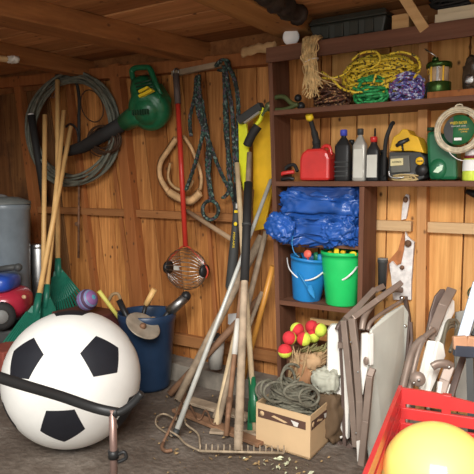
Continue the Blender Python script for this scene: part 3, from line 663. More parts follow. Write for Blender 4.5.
# ---- leaf blower
def blower():
    t_ = T('leaf_blower','green handheld leaf blower with black nozzle hanging on the wall','leaf blower',Pw(142,95,-.15)); P=Pw
    fan = P(150,109,-.17); ax = V((.22,-1,-.45)).normalized()
    build('fan_housing', MB().lathe([(0,-.08),(.12,-.08),(.148,-.05),(.152,0),(.146,.045),(.11,.06),(.085,.065),(.08,.095),(0,.098)],fan,ax,36), green, t_)
    for k in range(7):
        q=fan+V((-.07+.022*k,-.095,-.05)); build('vent', MB().box(q,q+V((.01,-.018,.035))), dgreen, t_)
    bd=[P(119,91,-.22),P(120,72,-.22),P(127,69,-.22),P(143,69,-.22),P(149,80,-.22),P(163,98,-.22),P(150,107,-.22),P(138,103,-.22)]
    build('motor_housing', MB().prism([P(138,103,-.22),P(134,90,-.22),P(135,83,-.22),P(151,81,-.22),P(160,96,-.22),P(160,104,-.22)],(0,.13,0)), green, t_, bev=.012)
    build('motor_body', MB().tube([P(150,106,-.17),P(146,96,-.17),P(143,87,-.17),P(141,80,-.17)],[.105,.105,.095,.075],24), green, t_)
    for k in range(4): build('cooling_fin', MB().tube([P(135+k*1.0,84+k*3,-.275),P(151+k*1.2,80+k*3,-.275)],.006,6), dgreen, t_)
    build('handle', MB().tube(cr([P(136,88,-.19),P(133,78,-.2),P(132,71,-.2),P(136,68,-.2),P(147,67.5,-.2),P(151,71,-.2),P(156,84,-.2),P(161,95,-.18)],6),.02,12), green, t_)
    build('stripe', MB().prism([P(138,90.5,-.295),P(147,86,-.295),P(148,88,-.295),P(139,93,-.295)],(0,.03,0)), yellow, t_)
    build('stripe', MB().prism([P(138,95,-.295),P(151,88.5,-.295),P(152,91,-.295),P(139,97.5,-.295)],(0,.03,0)), yellow, t_)
    build('outlet', MB().tube([P(146,111,-.17),P(136,116,-.17),P(124,123,-.17)],[.09,.078,.064],20), green, t_)
    build('nozzle', MB().tube([P(126,121.5,-.17),P(100,137,-.18),P(83,147,-.18),P(70,151,-.18),P(65,151,-.18)],[.055,.05,.046,.04,.04],16), blackr, t_)
blower()
# ---- nut gatherer
t_ = T('ball_gatherer','red-handled gathering tool with oval wire basket hanging on the wall','garden tool',Pw(184,285,-.14))
a=Pw(176,74,-.12); m1=Pw(178,104,-.13); b_=Pw(185.5,246,-.15)
build('ring', MB().tube([a+V((.022*math.cos(k*PI/8),0,.022*math.sin(k*PI/8)+.015)) for k in range(16)],.005,6,closed=True), steel, t_)
build('grip', MB().tube([a,m1],.023,12), plain('grip_grey',(.10,.075,.065),.6), t_)
build('handle', MB().tube([m1,b_],.018,12), redm, t_)
cb=Pw(186,269,-.17); cM=Matrix.Identity(3); Rb=.165; rimm=plain('faded_red',(.5,.06,.03),.4)
fr=cr([b_,b_+V((-.05,-.0,-.02)),cb+V((-.18,0,.02)),cb+V((-.17,0,-.05))],5); mb=MB().tube(fr,.006,6); mb.tube(cr([b_,b_+V((.05,0,-.02)),cb+V((.18,0,.02)),cb+V((.17,0,-.05))],5),.006,6)
build('yoke', mb, rimm, t_)
mb=MB()
for k in range(26):
    a_=k*PI/13; mb.tube([cb+V((Rb*math.sin(q*PI/12)*-1*math.cos(0)*0+ (Rb*math.cos(q*PI/12)), .10*math.sin(q*PI/12)*math.cos(a_), .145*math.sin(q*PI/12)*math.sin(a_))) for q in range(13)],.0021,4)
build('wire_basket', mb, chrome, t_)
for s in (-1,1): build('end_cap', MB().lathe([(0,-.012),(.045,-.012),(.045,.012),(0,.012)],cb+V((s*.158,0,0)),XA), black, t_)
build('hub_label', MB().obox(cb+V((0,-.105,.02)),(.045,.003,.03)), plain('tag_grey',(.4,.38,.33),.6), t_)
# ---- wooden hoop
t_ = T('wooden_hoop','broken tan wooden hoop frame hanging behind the red handle','hoop',Pw(182,200,-.07))
tanw=plain('hoop_wood',(.62,.38,.18),.6,var=.3,scale=15)
def strip(pts,w,h=.02,Y=-.07): return MB().tube(cr([Pw(x,y,Y) for x,y in pts],4),[w*.8]*(4*(len(pts)-1)+1),4,flat=.5)
build('segment', strip([(176,138),(168,150),(160,163),(160,178),(168,192)],.032), tanw, t_)
build('segment', strip([(168,192),(178,198),(190,201),(200,192)],.042), tanw, t_)
build('segment', strip([(183,136),(190,146),(196,160),(201,176),(200,190)],.02), tanw, t_)
build('inner_band', strip([(170,163),(168,178),(175,188),(187,190),(193,180)],.016,Y=-.1), palewood, t_)
# ---- hanging rail
rail=MB().bar(Pw(173,74,-.09),Pw(222,64,-.09),.035,.035,(0,1,0)); tag(build('hanging_rail',rail,plain('grey_stick',(.30,.22,.14),.7,var=.3)),'weathered grey stick under the roof from which braided ropes hang','stick')
# ---- braided ropes
br = braid('dark_braid',[(0,(.012,.02,.016)),(.5,(.04,.10,.075)),(.75,(.09,.06,.08)),(.92,(.15,.20,.17))],80)
def hang(name,label,strands,r=.012,mat=br,loop=None):
    t_=T(name,label,'rope',Pw(strands[0][0][0],strands[0][0][1],-.13))
    for i,s in enumerate(strands):
        mb=MB(); pts=cr([Pw(x,y,-.12-.02*(i%3)) for x,y in s],8); off=.008
        for ph in (0,PI*2/3,PI*4/3):
            q=[]
            for j,p in enumerate(pts): q.append(p+V((math.cos(j*1.1+ph)*off,math.sin(j*1.1+ph)*off,0)))
            mb.tube(q,r*.62,6)
        build('strand',mb,mat,t_)
    if loop:
        x,y,rx_,ry_=loop; mb=MB()
        for kk in (0,1): mb.tube([Pw(x+rx_*math.cos(a*PI/12),y+ry_*math.sin(a*PI/12),-.14-.018*kk) for a in range(24)],.013,7,closed=True)
        build('loop',mb,mat,t_)
    return t_
hang('braided_rope','dark green speckled braided rope with round loop at its bottom',[
 [(199,75),(200,95),(204,115),(208,140),(207,165),(209,185),(211,199)],
 [(197,76),(196,92),(198,112),(204,130),(210,150),(209,175),(213,200)],
 [(198,76),(200,105),(203,128),(199,150),(193,170),(186,190)],
 [(196,78),(195,95),(190,118),(191,136)],
 [(202,100),(206,130),(214,155),(222,175),(232,195),(238,212)]],loop=(210.5,210,8,9.5))
hang('braided_rope','long dark braided rope hanging by the yellow tool, left of the shelf',[
 [(224,66),(225,90),(227,120),(228,150),(229,175),(234,200),(236,215)],
 [(225,66),(228,85),(232,110),(234,140),(235,165),(236,185)],
 [(226,62),(234,78),(238,100),(238,130),(237,160),(239,180)],
 [(226,68),(225,100),(226,135),(230,165),(229,190),(223,198)]],r=.014)
hang('braided_rope','short dark rope knot draped over the stick end under the roof',[[(216,66),(222,60),(228,62),(226,70),(219,70)]],r=.016)
# ---- diagonal stick
tag(build('wooden_stick', MB().tube([Pw(187,211,-.10),Pw(236,242,-.20)],.017,8), plain('stick_wood',(.36,.24,.14),.7)),'short brown stick slanting down from the girt behind the ropes','stick')
# ---- yellow tools by the shelf
tag(build('yellow_board', MB().prism([Pw(253,116,-.12),Pw(262,108,-.12),Pw(270,112,-.12),Pw(272,190,-.12),Pw(264,229,-.12),Pw(253,231,-.12)],(0,.02,0)), gold, bev=.003),'golden yellow flat plastic board standing against the left side of the shelf','board')
t_=T('hedge_shears','neon yellow handled shears with black grips hanging left of the shelf','shears',Pw(245,195,-.2)); P=lambda x,y,Y=-.2:Pw(x,y,Y)
build('handle', MB().prism([P(238,122),P(246,123),P(248,150),P(247,172),P(250,196),P(246,200),P(243,190),P(239,168)],(0,.02,0)), neon, t_, bev=.004)
build('handle', MB().tube(cr([P(264,108,-.24),P(260,120,-.24),P(254,127,-.25)],5),[.013]*11,8), neon, t_)
build('grip', MB().tube(cr([P(258,126,-.25),P(253,133,-.26),P(249,141,-.26),P(247,146,-.26)],4),[.028]*12+[.02],12), blackr, t_)
build('head', MB().bar(P(240,121,-.22),P(262,106,-.24),.05,.05,(0,1,0)), dgrey, t_, bev=.005)
build('blade', MB().bar(P(245,123,-.255),P(260,112,-.265),.012,.022,(0,1,0)), plain('worn_metal',(.5,.48,.42),.35,.6), t_)
# ---- black grip tool
t_=T('long_loppers','black handled long loppers with yellow dots and pale lettering on the wall','loppers',P(233,290))
pth=[P(237.5,188,-.22),P(237.5,200,-.22),P(236,225,-.22),P(234,250,-.22),P(232,270,-.22),P(230,286,-.22),P(232,300,-.22)]
build('handle', MB().tube(pth,[.02,.024,.026,.032,.033,.03,.014],16), dgrey, t_)
build('ferrule', MB().tube([P(237.7,184,-.22),P(237.4,202,-.22)],.026,12), black, t_)
build('dot', MB().ball(P(235.5,224,-.255),(.013,.006,.013)), yellow, t_)
build('band', MB().obox(P(237,211.5,-.25),(.035,.01,.016)), yellow, t_)
build('band', MB().obox(P(237.5,206,-.25),(.02,.01,.03)), offwhite, t_)
text('lettering','FISKARS',yellow,t_,P(233.8,240,-.2565),V((-.06,0,-1)),V((1,0,-.06)),.014,width=.10)
# ============================================================ POLES LEANING ON THE WALL
def pole(name,label,cat,top,Yt,bot,r,mat,parts=None,rb=None,zb=0):
    a=Pw(top[0],top[1],Yt); b_=G(bot[0],bot[1],zb+ (rb or r)); t_=T(name,label,cat,V((b_.x,b_.y,zb)))
    build('handle' , MB().tube([a,a.lerp(b_,.5),b_],[r,r,rb or r],12), mat, t_); return t_,a,b_
ash=plain('ash_wood',(.72,.44,.17),.45,var=.15,scale=8); weath=plain('weathered_wood',(.38,.29,.20),.75,var=.3,scale=14); orangew=plain('varnished_wood',(.60,.27,.05),.35,var=.15,scale=8)
redwood=plain('red_brown_wood',(.25,.135,.075),.65,var=.3,scale=12); palestick=plain('pale_stick',(.60,.46,.28),.6,var=.2)
# bow rake in the middle
a=Pw(249.5,153,-.20); b_=G(238,450,.035); t_=T('bow_rake','steel bow rake standing upright, tines on the floor, with black-sleeved wooden handle','rake',V((b_.x,b_.y,0)))
L=lambda f:a.lerp(b_,f)
build('handle',MB().tube([L(0),L(.45),L(.95)],[.017,.02,.024],14),weath,t_)
build('sleeve',MB().tube([L(.12),L(.3),L(.48)],.026,14),blackr,t_); build('tape',MB().tube([L(.275),L(.285)],.029,14),dgrey,t_)
build('ferrule',MB().tube([L(.93),L(1)],[.025,.022],12),weath,t_)
rust2=plain('rake_metal',(.36,.28,.19),.6,.2,var=.3,scale=30); ra=G(200,451,.03); rb_=G(284,453,.03)
build('tine_bar',MB().tube([ra,rb_],.007,8),rust2,t_)
for k in range(15):
    q=ra.lerp(rb_,k/14); build('tine',MB().tube([q,q+V((-.004,.008,.02)),q+V((-.006,.01,.034))],[.005,.004,.003],6),rust2,t_)
wb=MB().tube(cr([ra,G(186,444,.03),G(178,436,.03),G(168,430,.05)],5),.0055,8); build('brace',wb,rust2,t_)
# wire hoop on floor
tag(build('wire_hoop',MB().tube(cr([G(200,450,.02),G(198,434,.03),G(186,424,.05),G(184,414,.08),G(177,407,.06)],6)+cr([G(176,420,.03),G(165,414,.03),G(157,417,.03),G(157,426,.015),G(172,436,.015)],6),.0055,8),rust2),'thin bent wire loop lying on the floor at left of the rake tines','wire')
# silver pole
t_,a,b_=pole('metal_pole','long silver metal pole leaning diagonally with its foot at the left','pole',(271,180),-.17,(174.5,436),.0125,plain('silver_paint',(.55,.55,.50),.4,.15,var=.15),rb=.016)
build('end_cap',MB().tube([b_+(a-b_).normalized()*.04,b_],[.018,.020],12),dgrey,t_)
# tan straight handle with green blade (edger)
t_,a,b_=pole('lawn_edger','tan wooden handled tool with long green metal socket, left of the cardboard box','garden tool',(237,163),-.24,(255.5,431),.0165,palestick)
L=lambda f:a.lerp(b_,f)
build('socket',MB().tube([L(.815),L(.9),L(.97)],[.022,.028,.036],14,flat=.7),green,t_)
build('blade',MB().prism([L(.9)+V((-.03,-.01,0)),L(.9)+V((.03,-.01,0)),L(1)+V((.045,-.01,0)),L(1.005)+V((.02,-.01,-.02)),L(1.0)+V((-.05,-.01,-.01))],(0,.012,0)),green,t_,bev=.003)
pole('tool_handle','thick weathered grey pole leaning diagonally behind the silver pole','handle',(262,236),-.13,(178,399),.027,weath)
pole('tool_handle','grey-brown weathered pole leaning from shelf side, crossing low behind the bow rake','handle',(266,232),-.14,(218,424),.0175,weath)
pole('tool_handle','reddish brown wooden handle leaning low behind the grey pole','handle',(262,296),-.12,(170,394),.024,redwood)
t_,a,b_=pole('hoe','slim brown handled hoe leaning just left of the bow rake handle','hoe',(252,190),-.16,(226,436),.015,redwood)
build('tape',MB().tube([a.lerp(b_,.56),a.lerp(b_,.70)],.018,12),offwhite,t_); build('socket',MB().tube([a.lerp(b_,.86),b_],[.02,.012],10),rust,t_)
pole('tool_handle','varnished orange wooden handle leaning against the shelf side panel','handle',(273,266),-.20,(240,392),.018,orangew)
pole('tool_handle','short brown wooden stake between the bow rake and orange handle','handle',(262,292),-.2,(214,418),.014,weath)
pole('tool_handle','pale split wooden handle end standing beside the slim hoe','handle',(243,300),-.2,(216,425),.018,palestick)
t_=T('steel_hook_rod','thin rusty hooked rod lying slanted at the left of the silver pole','rod',G(163,446,0))
build('shaft',MB().tube([G(186,394,.14)+V((0,.0,.0)),G(163,443,.02)],.008,8),rust,t_); build('hook',MB().tube(cr([G(163,443,.02),G(162,448,.012),G(166,451,.012),G(172,450,.015)],5),.010,8),rust,t_)
# galvanized pot and tag at the wall foot
t_=T('galvanised_pot','white-rimmed grey pot holding scraps on the sill behind the poles','pot',G(214,352,0))
q=W(213,345,-.27); build('body',MB().lathe([(0,0),(.045,0),(.062,.2),(.058,.2),(.04,.01)],V((q.x,-.24,.18)),n=24),plain('pot_grey',(.36,.34,.30),.5),t_); build('rag',MB().lump(V((q.x,-.24,.38)),(.09,.09,.06),3,.7,.5,6,n=24),dgrey,t_)
tag(build('hang_tag',MB().prism([W(228,314,-.13),W(239,313,-.13),W(239,323,-.13),W(233,327,-.13),W(228,324,-.13)],(0,.003,0)),white),'small white hang tag between the leaning poles','tag')
# boards on the floor
def fboard(p1,p2,w,h,mat,label,z=0):
    a=G(*p1,z+h/2+.003); b_=G(*p2,z+h/2+.003); return tag(build('floor_board',MB().bar(a,b_,w,h),mat,bev=.003),label,'board')
fboard((176,409),(262,444),.07,.02,redwood,'flat red-brown board lying under the bow rake handle')
fboard((182,398),(250,418),.09,.02,weath,'weathered board lying on the floor behind the red-brown board')
fboard((210,431),(262,434),.05,.015,weath,'short weathered lath lying on the floor in front of the red-brown board')
mb=MB(); mb.tube(cr([G(190,405,.05),G(199,420,.03),G(206,410,.05),G(214,425,.03),G(222,408,.05),G(228,418,.04)],4),.006,6); tag(build('bent_wire',mb,rust),'zigzag bent wire lying among the pole feet','wire')
# dry leaves / debris
leaf=plain('dry_leaves',(.33,.22,.10),.8,var=.5,scale=30); mb=MB(); r_=random.Random(31)
for k in range(130):
    x=r_.uniform(150,330); y=r_.uniform(395,474); c=G(x,y,.006); s=r_.uniform(.006,.017); a_=r_.random()*6
    d=V((math.cos(a_),math.sin(a_),.2)); e=V((-math.sin(a_),math.cos(a_),.1)); mb.add([c-d*s,c+e*s*.5+V((0,0,.004)),c+d*s,c-e*s*.5],[(0,1,2,3)])
o=tag(build('leaf_litter',mb,leaf),'scattered dry leaf bits and chips over the dirt floor','debris'); o['kind']='stuff'
mb=MB(); c=G(284,466,.006)
for k in range(26):
    a_=r_.random()*6; s=r_.uniform(.008,.022); q=c+V((r_.gauss(0,.07),r_.gauss(0,.03),.003)); d=V((math.cos(a_),math.sin(a_),.1)); e=V((-math.sin(a_),math.cos(a_),.3)); mb.add([q-d*s,q+e*s*.4+V((0,0,.003)),q+d*s,q-e*s*.4],[(0,1,2,3)])
o=tag(build('feather_litter',mb,plain('pale_bits',(.6,.62,.42),.7,var=.4,scale=40)),'pale and yellowish bits on the floor in front of the cardboard box','debris'); o['kind']='stuff'
# ============================================================ LEFT CORNER
rakeg=plain('rake_green',(.015,.14,.09),.4,var=.15)
def leafrake(label,top,Yt,neck,tn,fan,tilt=0):
    a=Pw(top[0],top[1],Yt); b_=D(neck[0],neck[1],tn); t_=T('leaf_rake',label,'rake',V((b_.x,b_.y,0)))
    build('handle',MB().tube([a,b_],.0185,12),ash,t_)
    build('socket',MB().tube([b_+(a-b_).normalized()*.09,b_,b_+(b_-a).normalized()*.08],[.026,.03,.024],12,flat=.8),rakeg,t_)
    L_=D(*fan[0]); R_=D(*fan[1]); mb=MB(); n=14; e0=(b_-a).normalized()
    nb=[b_+(L_-R_).normalized()*(.028*(1-2*k/n)) for k in range(n+1)]; out=[L_.lerp(R_,k/n)+e0*.05*math.sin(PI*k/n) for k in range(n+1)]
    th=V((0,-.008,0))
    for k in range(n):       # upper web of the fan
        ff=.62 if tilt==0 else .4; m0=nb[k].lerp(out[k],ff); m1_=nb[k+1].lerp(out[k+1],ff)
        mb.hexa([nb[k],nb[k+1],m1_,m0,nb[k]+th,nb[k+1]+th,m1_+th,m0+th])
    build('fan',mb,rakeg,t_)
    for k in range(n+1):
        p0=nb[k].lerp(out[k],.1)+V((0,-.012,0)); p1=nb[k].lerp(out[k],.95)+V((0,-.012,0)); build('tine',MB().bar(p0,p1,.014,.006,(0,1,0)),rakeg,t_)
        build('tine',MB().bar(p1,out[k]+V((0,-.05,-.02)),.014,.006,(0,1,0)),rakeg,t_)
    return t_
leafrake('green leaf rake with straight tan handle, its fan facing right beside the ball',(57.5,80),-.2,(58,270),4.35,((48,322,4.2),(88,300,4.35)))
leafrake('leaf rake with long slanted handle and fan spread to the lower left',(71,127),-.2,(37,306),3.95,((-14,368,3.7),(38,372,3.75)),1)
leafrake('leaf rake whose pale handle stands between the two other rake handles',(64,111),-.25,(46,297),4.05,((34,345,3.95),(66,330,4.0)),1)
t_=T('broom_handle','plain tan wooden handle standing leftmost among the rake handles','handle',G(43,345,0))
build('handle',MB().tube([Pw(45,115,-.28),D(43,332,4.2)],.0185,12),ash,t_); build('foot',MB().tube([D(43,330,4.2),D(43,338,4.2)],.02,10),dgreen,t_)
# bin
def bin_():
    c=Pw(9,300,-.62); c.z=0; t_=T('rubbish_bin','tall translucent grey plastic bin with rounded rim standing in the left corner','bin',c); t=(c-CAM).dot(V((-math.sin(TH),math.cos(TH),0)))
    h=W(12,204,-.62).z; R=pm(24,t)
    m_=plain('bin_grey',(.16,.19,.21),.3,var=.1)
    build('body',MB().lathe([(0,0),(R*.78,0),(R*.8,.02),(R*.97,h-.05),(R,h-.04),(R,h-.01),(R*.97,h),(R*.93,h),(R*.93,h-.04),(R*.75,.03),(0,.03)],c,n=48),m_,t_)
    build('lid',MB().lathe([(R*1.02,h-.0),(R*1.0,h+.02),(R*.5,h+.05),(0,h+.055)],c,n=48),plain('lid_grey',(.13,.14,.13),.5),t_)
    build('bag',MB().lump(c+V((-.1,-.02,h+.03)),(R*1.1,R,.08),3,.7,.3,5,n=30),grey,t_)
bin_()
t_=T('metal_can','small grey metal canister between the bin and the rake handles','can',Pw(40,300,-.4))
q=Pw(40,298,-.38); build('body',MB().lathe([(0,0),(.07,0),(.07,.92),(.065,.93),(0,.93)],V((q.x,q.y,0)),n=24),steel,t_)
build('rim',MB().lathe([(.071,.90),(.075,.915),(.071,.93)],V((q.x,q.y,0)),n=24),chrome,t_)
# ride-on car
def car():
    c=D(2,330,4.1); t_=T('ride_on_car','red toy ride-on car with blue seat and steering wheel at the left edge','toy car',V((c.x,c.y,0)))
    carred=plain('car_red',(.42,.025,.05),.3,coat=.4,var=.06); cb_=plain('car_blue',(.02,.07,.38),.35,coat=.3); t=4.1
    m=Matrix((RT,-V((math.sin(TH),-math.cos(TH),0))*-1,ZA)).transposed()
    b0=D(0,302,t); body=MB().lump(b0,(.44,.42,.25),2,.75,.0,3,n=48,M=m); build('body',body,carred,t_)
    
    f=D(-2,282,t-.05); build('dash',MB().lump(f,(.27,.32,.13),4,.6,.05,2,n=36,M=m),cb_,t_)
    build('steering_bar',MB().tube([D(-4,270,t-.1),D(8,268,t-.1),D(18,267,t-.1)],.022,12),dgrey,t_)
    build('steering_knob',MB().ball(D(18,267.5,t-.1),.03),dgrey,t_)
    build('headlight',MB().ball(D(24,297,t-.2),(.02,.012,.015)),plain('lamp_beige',(.55,.35,.2),.4),t_)
    wc=D(1,316,t-.26); ax=(CAM-wc); ax.z=0; w_=build('wheel',MB().lathe([(0,-.03),(.07,-.03),(.095,-.02),(.095,.02),(.07,.03),(0,.03)],wc,ax,32),blackr,t_)
    build('hub',MB().lathe([(0,.03),(.05,.03),(.045,.04),(0,.042)],wc,ax,24),grey,w_)
    zt=b0.z-.15; tag(build('storage_bin',MB().obox(V((b0.x,b0.y,zt/2)),(.62,.46,zt-.004),m),dgrey,bev=.02),'dark lidded bin that the red ride-on car stands on','bin')
car()
tag(build('plastic_tote',MB().box(D(-8,362,3.6)-V((.1,0,.1)),D(9,350,3.6)+V((.02,.25,0))),plain('dull_red',(.28,.07,.05),.5),bev=.01),'dull red low tote just visible at left edge under the car','tote')
# striped ball and dark things behind the ball
def vol(c,r): pass
c=D(87,300,3.9); t_=T('woven_ball','purple and teal striped round ball behind the soccer ball','ball',c); r=pm(11,3.9)
cols=[(.25,.12,.30),(.10,.35,.45),(.30,.14,.32),(.22,.30,.55),(.10,.05,.10)]
m_,tt,b_=nt('striped'); n=tt.nodes; tc=n.new('ShaderNodeTexCoord'); mp=n.new('ShaderNodeMapping'); mp.inputs['Rotation'].default_value=(0,.4,0); wv=n.new('ShaderNodeTexWave'); wv.inputs['Scale'].default_value=5; rp=n.new('ShaderNodeValToRGB'); rp.color_ramp.interpolation='CONSTANT'
tt.links.new(tc.outputs['Object'],mp.inputs[0]); tt.links.new(mp.outputs[0],wv.inputs['Vector']); tt.links.new(wv.outputs[0],rp.inputs[0]); e=rp.color_ramp.elements; e[0].color=rgb(cols[0]); e[1].position=.75; e[1].color=rgb(cols[4])
for p_,c_ in ((.2,cols[1]),(.4,cols[2]),(.58,cols[3])): x=e.new(p_); x.color=rgb(c_)
tt.links.new(rp.outputs[0],b_.inputs['Base Color'])
build('ball',MB().ball(c,r,32),m_,t_)
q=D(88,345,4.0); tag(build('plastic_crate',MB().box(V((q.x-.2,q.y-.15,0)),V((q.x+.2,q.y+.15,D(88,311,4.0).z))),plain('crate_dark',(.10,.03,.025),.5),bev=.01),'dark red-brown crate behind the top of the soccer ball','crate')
# blue tub
def tub():
    c=G(148,385,0); t=(c-CAM).dot(V((-math.sin(TH),math.cos(TH),0))); R=pm(30,t); h=D(148,312,t).z
    t_=T('storage_tub','deep blue round tub full of tools standing against the wall','tub',c); m_=plain('tub_blue',(.018,.04,.085),.35,var=.12)
    build('body',MB().lathe([(0,0),(R*.74,0),(R*.76,.02),(R*.95,h-.06),(R*.98,h-.05),(R*1.0,h),(R*.97,h+.005),(R*.94,h-.01),(R*.92,h-.06),(R*.72,.03),(0,.03)],c,n=56),m_,t_)
    for s in (): build('handle',MB().tube(cr([c+RT*R*.93+V((0,0,h-.02)),c+RT*R*1.12+V((0,0,h-.06)),c+RT*R*.93+V((0,-.02,h-.12))],5),.012,8),m_,t_)
    cyl=lambda name,lb,cat,p,q,r,m: tag(build(name,MB().tube([p,q],r,10),m),lb,cat)
    cyl('yellow_stick','pale yellow stick leaning out of the left of the blue tub','stick',D(99,291,t-.1),D(128,330,t),.014,plain('y_stick',(.6,.55,.12),.5))
    cyl('black_paddle','dark flat blade leaning inside the left of the blue tub','tool',D(119,300,t+.05),D(133,330,t),.022,black)
    t2=T('hand_hoe','hand tool with tan grip and black shaft standing in the blue tub','hand tool',D(141,320,t)); build('grip',MB().tube([D(154.5,289,t),D(146,305,t)],.021,10),ash,t2); build('shaft',MB().tube([D(146,305,t),D(140,326,t)],.014,10),black,t2)
    t2=T('cultivator','grey thick-gripped tool leaning out of the right of the blue tub','hand tool',D(170,312,t)); build('grip',MB().tube([D(186,297,t-.05),D(169,312,t-.05)],[.033,.038],12),steel,t2); build('shaft',MB().tube([D(169,312,t-.05),D(158,326,t-.02)],.018,10),black,t2); build('end',MB().ball(D(186,296,t-.05),.034),black,t2)
    q=D(143,326,t-R*1.2); t2=T('metal_disc','pale dished metal disc tilted over the front rim of the tub','disc',q); ax=UP*.8+RT*.5-FW*.45
    build('dish',MB().lathe([(0,-.02),(.06,-.016),(.115,0),(.12,.004),(.113,.008),(.06,-.006),(0,-.01)],q,ax,36,sy=1),plain('disc_metal',(.42,.36,.28),.45,.3,var=.3),t2); build('hub',MB().ball(q+ax.normalized()*.0,.022),rust,t2)
    mb=MB().tube(cr([D(146,326,t),D(149,320,t-.1),D(155,319,t-.1),D(159,323,t-.1),D(157,331,t-.1)],5),.014,8); tag(build('curved_handle',mb,palewood),'curved tan cane handle inside the blue tub','handle')
    mb=MB().tube(cr([D(108,303,t+.1),D(112,295,t+.1),D(118,294,t+.1),D(121,301,t+.1)],5),.012,8); tag(build('curved_handle',mb,plain('brown_cane',(.3,.2,.1),.6)),'brown hooped handle rising behind the yellow stick','handle')
tub()
# ============================================================ SOCCER BALL
def soccer():
    t=3.0; R=pm(70.5,t)*.985; c=D(72.5,378,t); zc=R; 
    # slide along the view ray until the ball rests on the floor
    r=(c-CAM); k=1.0
    for _ in range(60):
        c=CAM+r*k; R=pm(69.3,t*k); 
        if abs(c.z-R)<.0005: break
        k*= 1+ (c.z-R)*.35
    print('ball',k*t,R,c)
    t_=T('soccer_ball','giant white soccer ball with black pentagons in the left foreground','ball',V((c.x,c.y,0)))
    # view-aligned frame at the ball
    n=(CAM-c).normalized(); rx=ZA.cross(n).normalized(); uy=n.cross(rx)
    loc=lambda px,py:(rx*((px-72.5)/70)+uy*(-(py-378)/70)+n*math.sqrt(max(0,1-((px-72.5)/70)**2-((py-378)/70)**2))).normalized()
    A=loc(101,360); B=loc(19.5,358)
    # icosahedron with vertex at A and a neighbour towards B
    e1=A; e2=(B-A*B.dot(A)).normalized(); e3=e1.cross(e2); g=math.atan(2); ico=[e1,-e1]
    for q in range(5):
        a=q*2*PI/5; d=e2*math.cos(a)+e3*math.sin(a); ico.append(e1*math.cos(g)+d*math.sin(g)); ico.append(-(e1*math.cos(g)+d*math.sin(g)))
    wm=plain('ball_white',(.80,.79,.74),.45,var=.03,coat=.1); bm_=plain('ball_black',(.012,.013,.018),.6)
    build('ball',MB().ball(c,R,96),wm,t_)
    for v in ico:
        nb=sorted([u for u in ico if u is not v],key=lambda u:-u.dot(v))[:5]; dirs=[(u-v*u.dot(v)).normalized() for u in nb]
        ref=dirs[0]; w=v.cross(ref); dirs.sort(key=lambda d:math.atan2(d.dot(w),d.dot(ref)))
        cs=[v*math.cos(.315)+d*math.sin(.315) for d in dirs]; mb=MB(); N=8
        for i in range(5):
            p,q=cs[i],cs[(i+1)%5]; base=len(mb.v); idx={}
            for a in range(N+1):
                for b2 in range(N+1-a):
                    w3=(v*(N-a-b2)+p*a+q*b2).normalized(); idx[(a,b2)]=len(mb.v); mb.v.append(c+w3*(R*1.0025))
            for a in range(N):
                for b2 in range(N-a):
                    mb.f.append([idx[(a,b2)],idx[(a+1,b2)],idx[(a,b2+1)]]); mb.sm.append(True); mb.mi.append(0)
                    if a+b2<N-1: mb.f.append([idx[(a+1,b2)],idx[(a+1,b2+1)],idx[(a,b2+1)]]); mb.sm.append(True); mb.mi.append(0)
        build('black_patch',mb,bm_,t_,weld=True)
    # thin seams between panels
soccer()
# black bar handle in front of the ball
t_=T('handle_bar','black bar handle on a brownish metal post in front of the soccer ball','handle',G(113,520,0))
tb_=2.35; P=lambda x,y,t=tb_:D(x,y,t)
build('bar',MB().tube(cr([P(-14,373,2.15),P(20,384,2.22),P(60,396,2.3),P(95,408,tb_),P(118,413,tb_)],5),.022,14,flat=.8),black,t_)
build('bar_end',MB().tube(cr([P(114,413),P(122,411),P(132,404),P(142,393)],5),.0165,12),black,t_)
pb=P(114,500); build('post',MB().tube([P(112.5,409),P(113.5,450),V((pb.x,pb.y,.05))],.0165,14),plain('post_metal',(.30,.20,.17),.35,.6),t_)
build('clamp',MB().tube(cr([P(117,455),P(124,452),P(126,458),P(118,462)],5),.008,8),black,t_); build('clamp_ring',MB().tube([P(113.4,450),P(113.6,458)],.023,14),black,t_)
build('foot',MB().lathe([(0,0),(.09,0),(.09,.02),(.03,.05),(0,.05)],V((pb.x,pb.y,0)),n=28),black,t_)
t_=T('wrapped_pipe','pale cloth-wrapped pipe end lying on the rafter at the top left edge','pipe',D(5,60,3.9))
build('pipe',MB().tube([D(-12,57,3.85),D(14,60,3.9)],.021,12),palewood,t_); build('wrap',MB().lump(D(13,59.5,3.88),(.10,.06,.045),3,.7,.5,6,n=20),offwhite,t_)
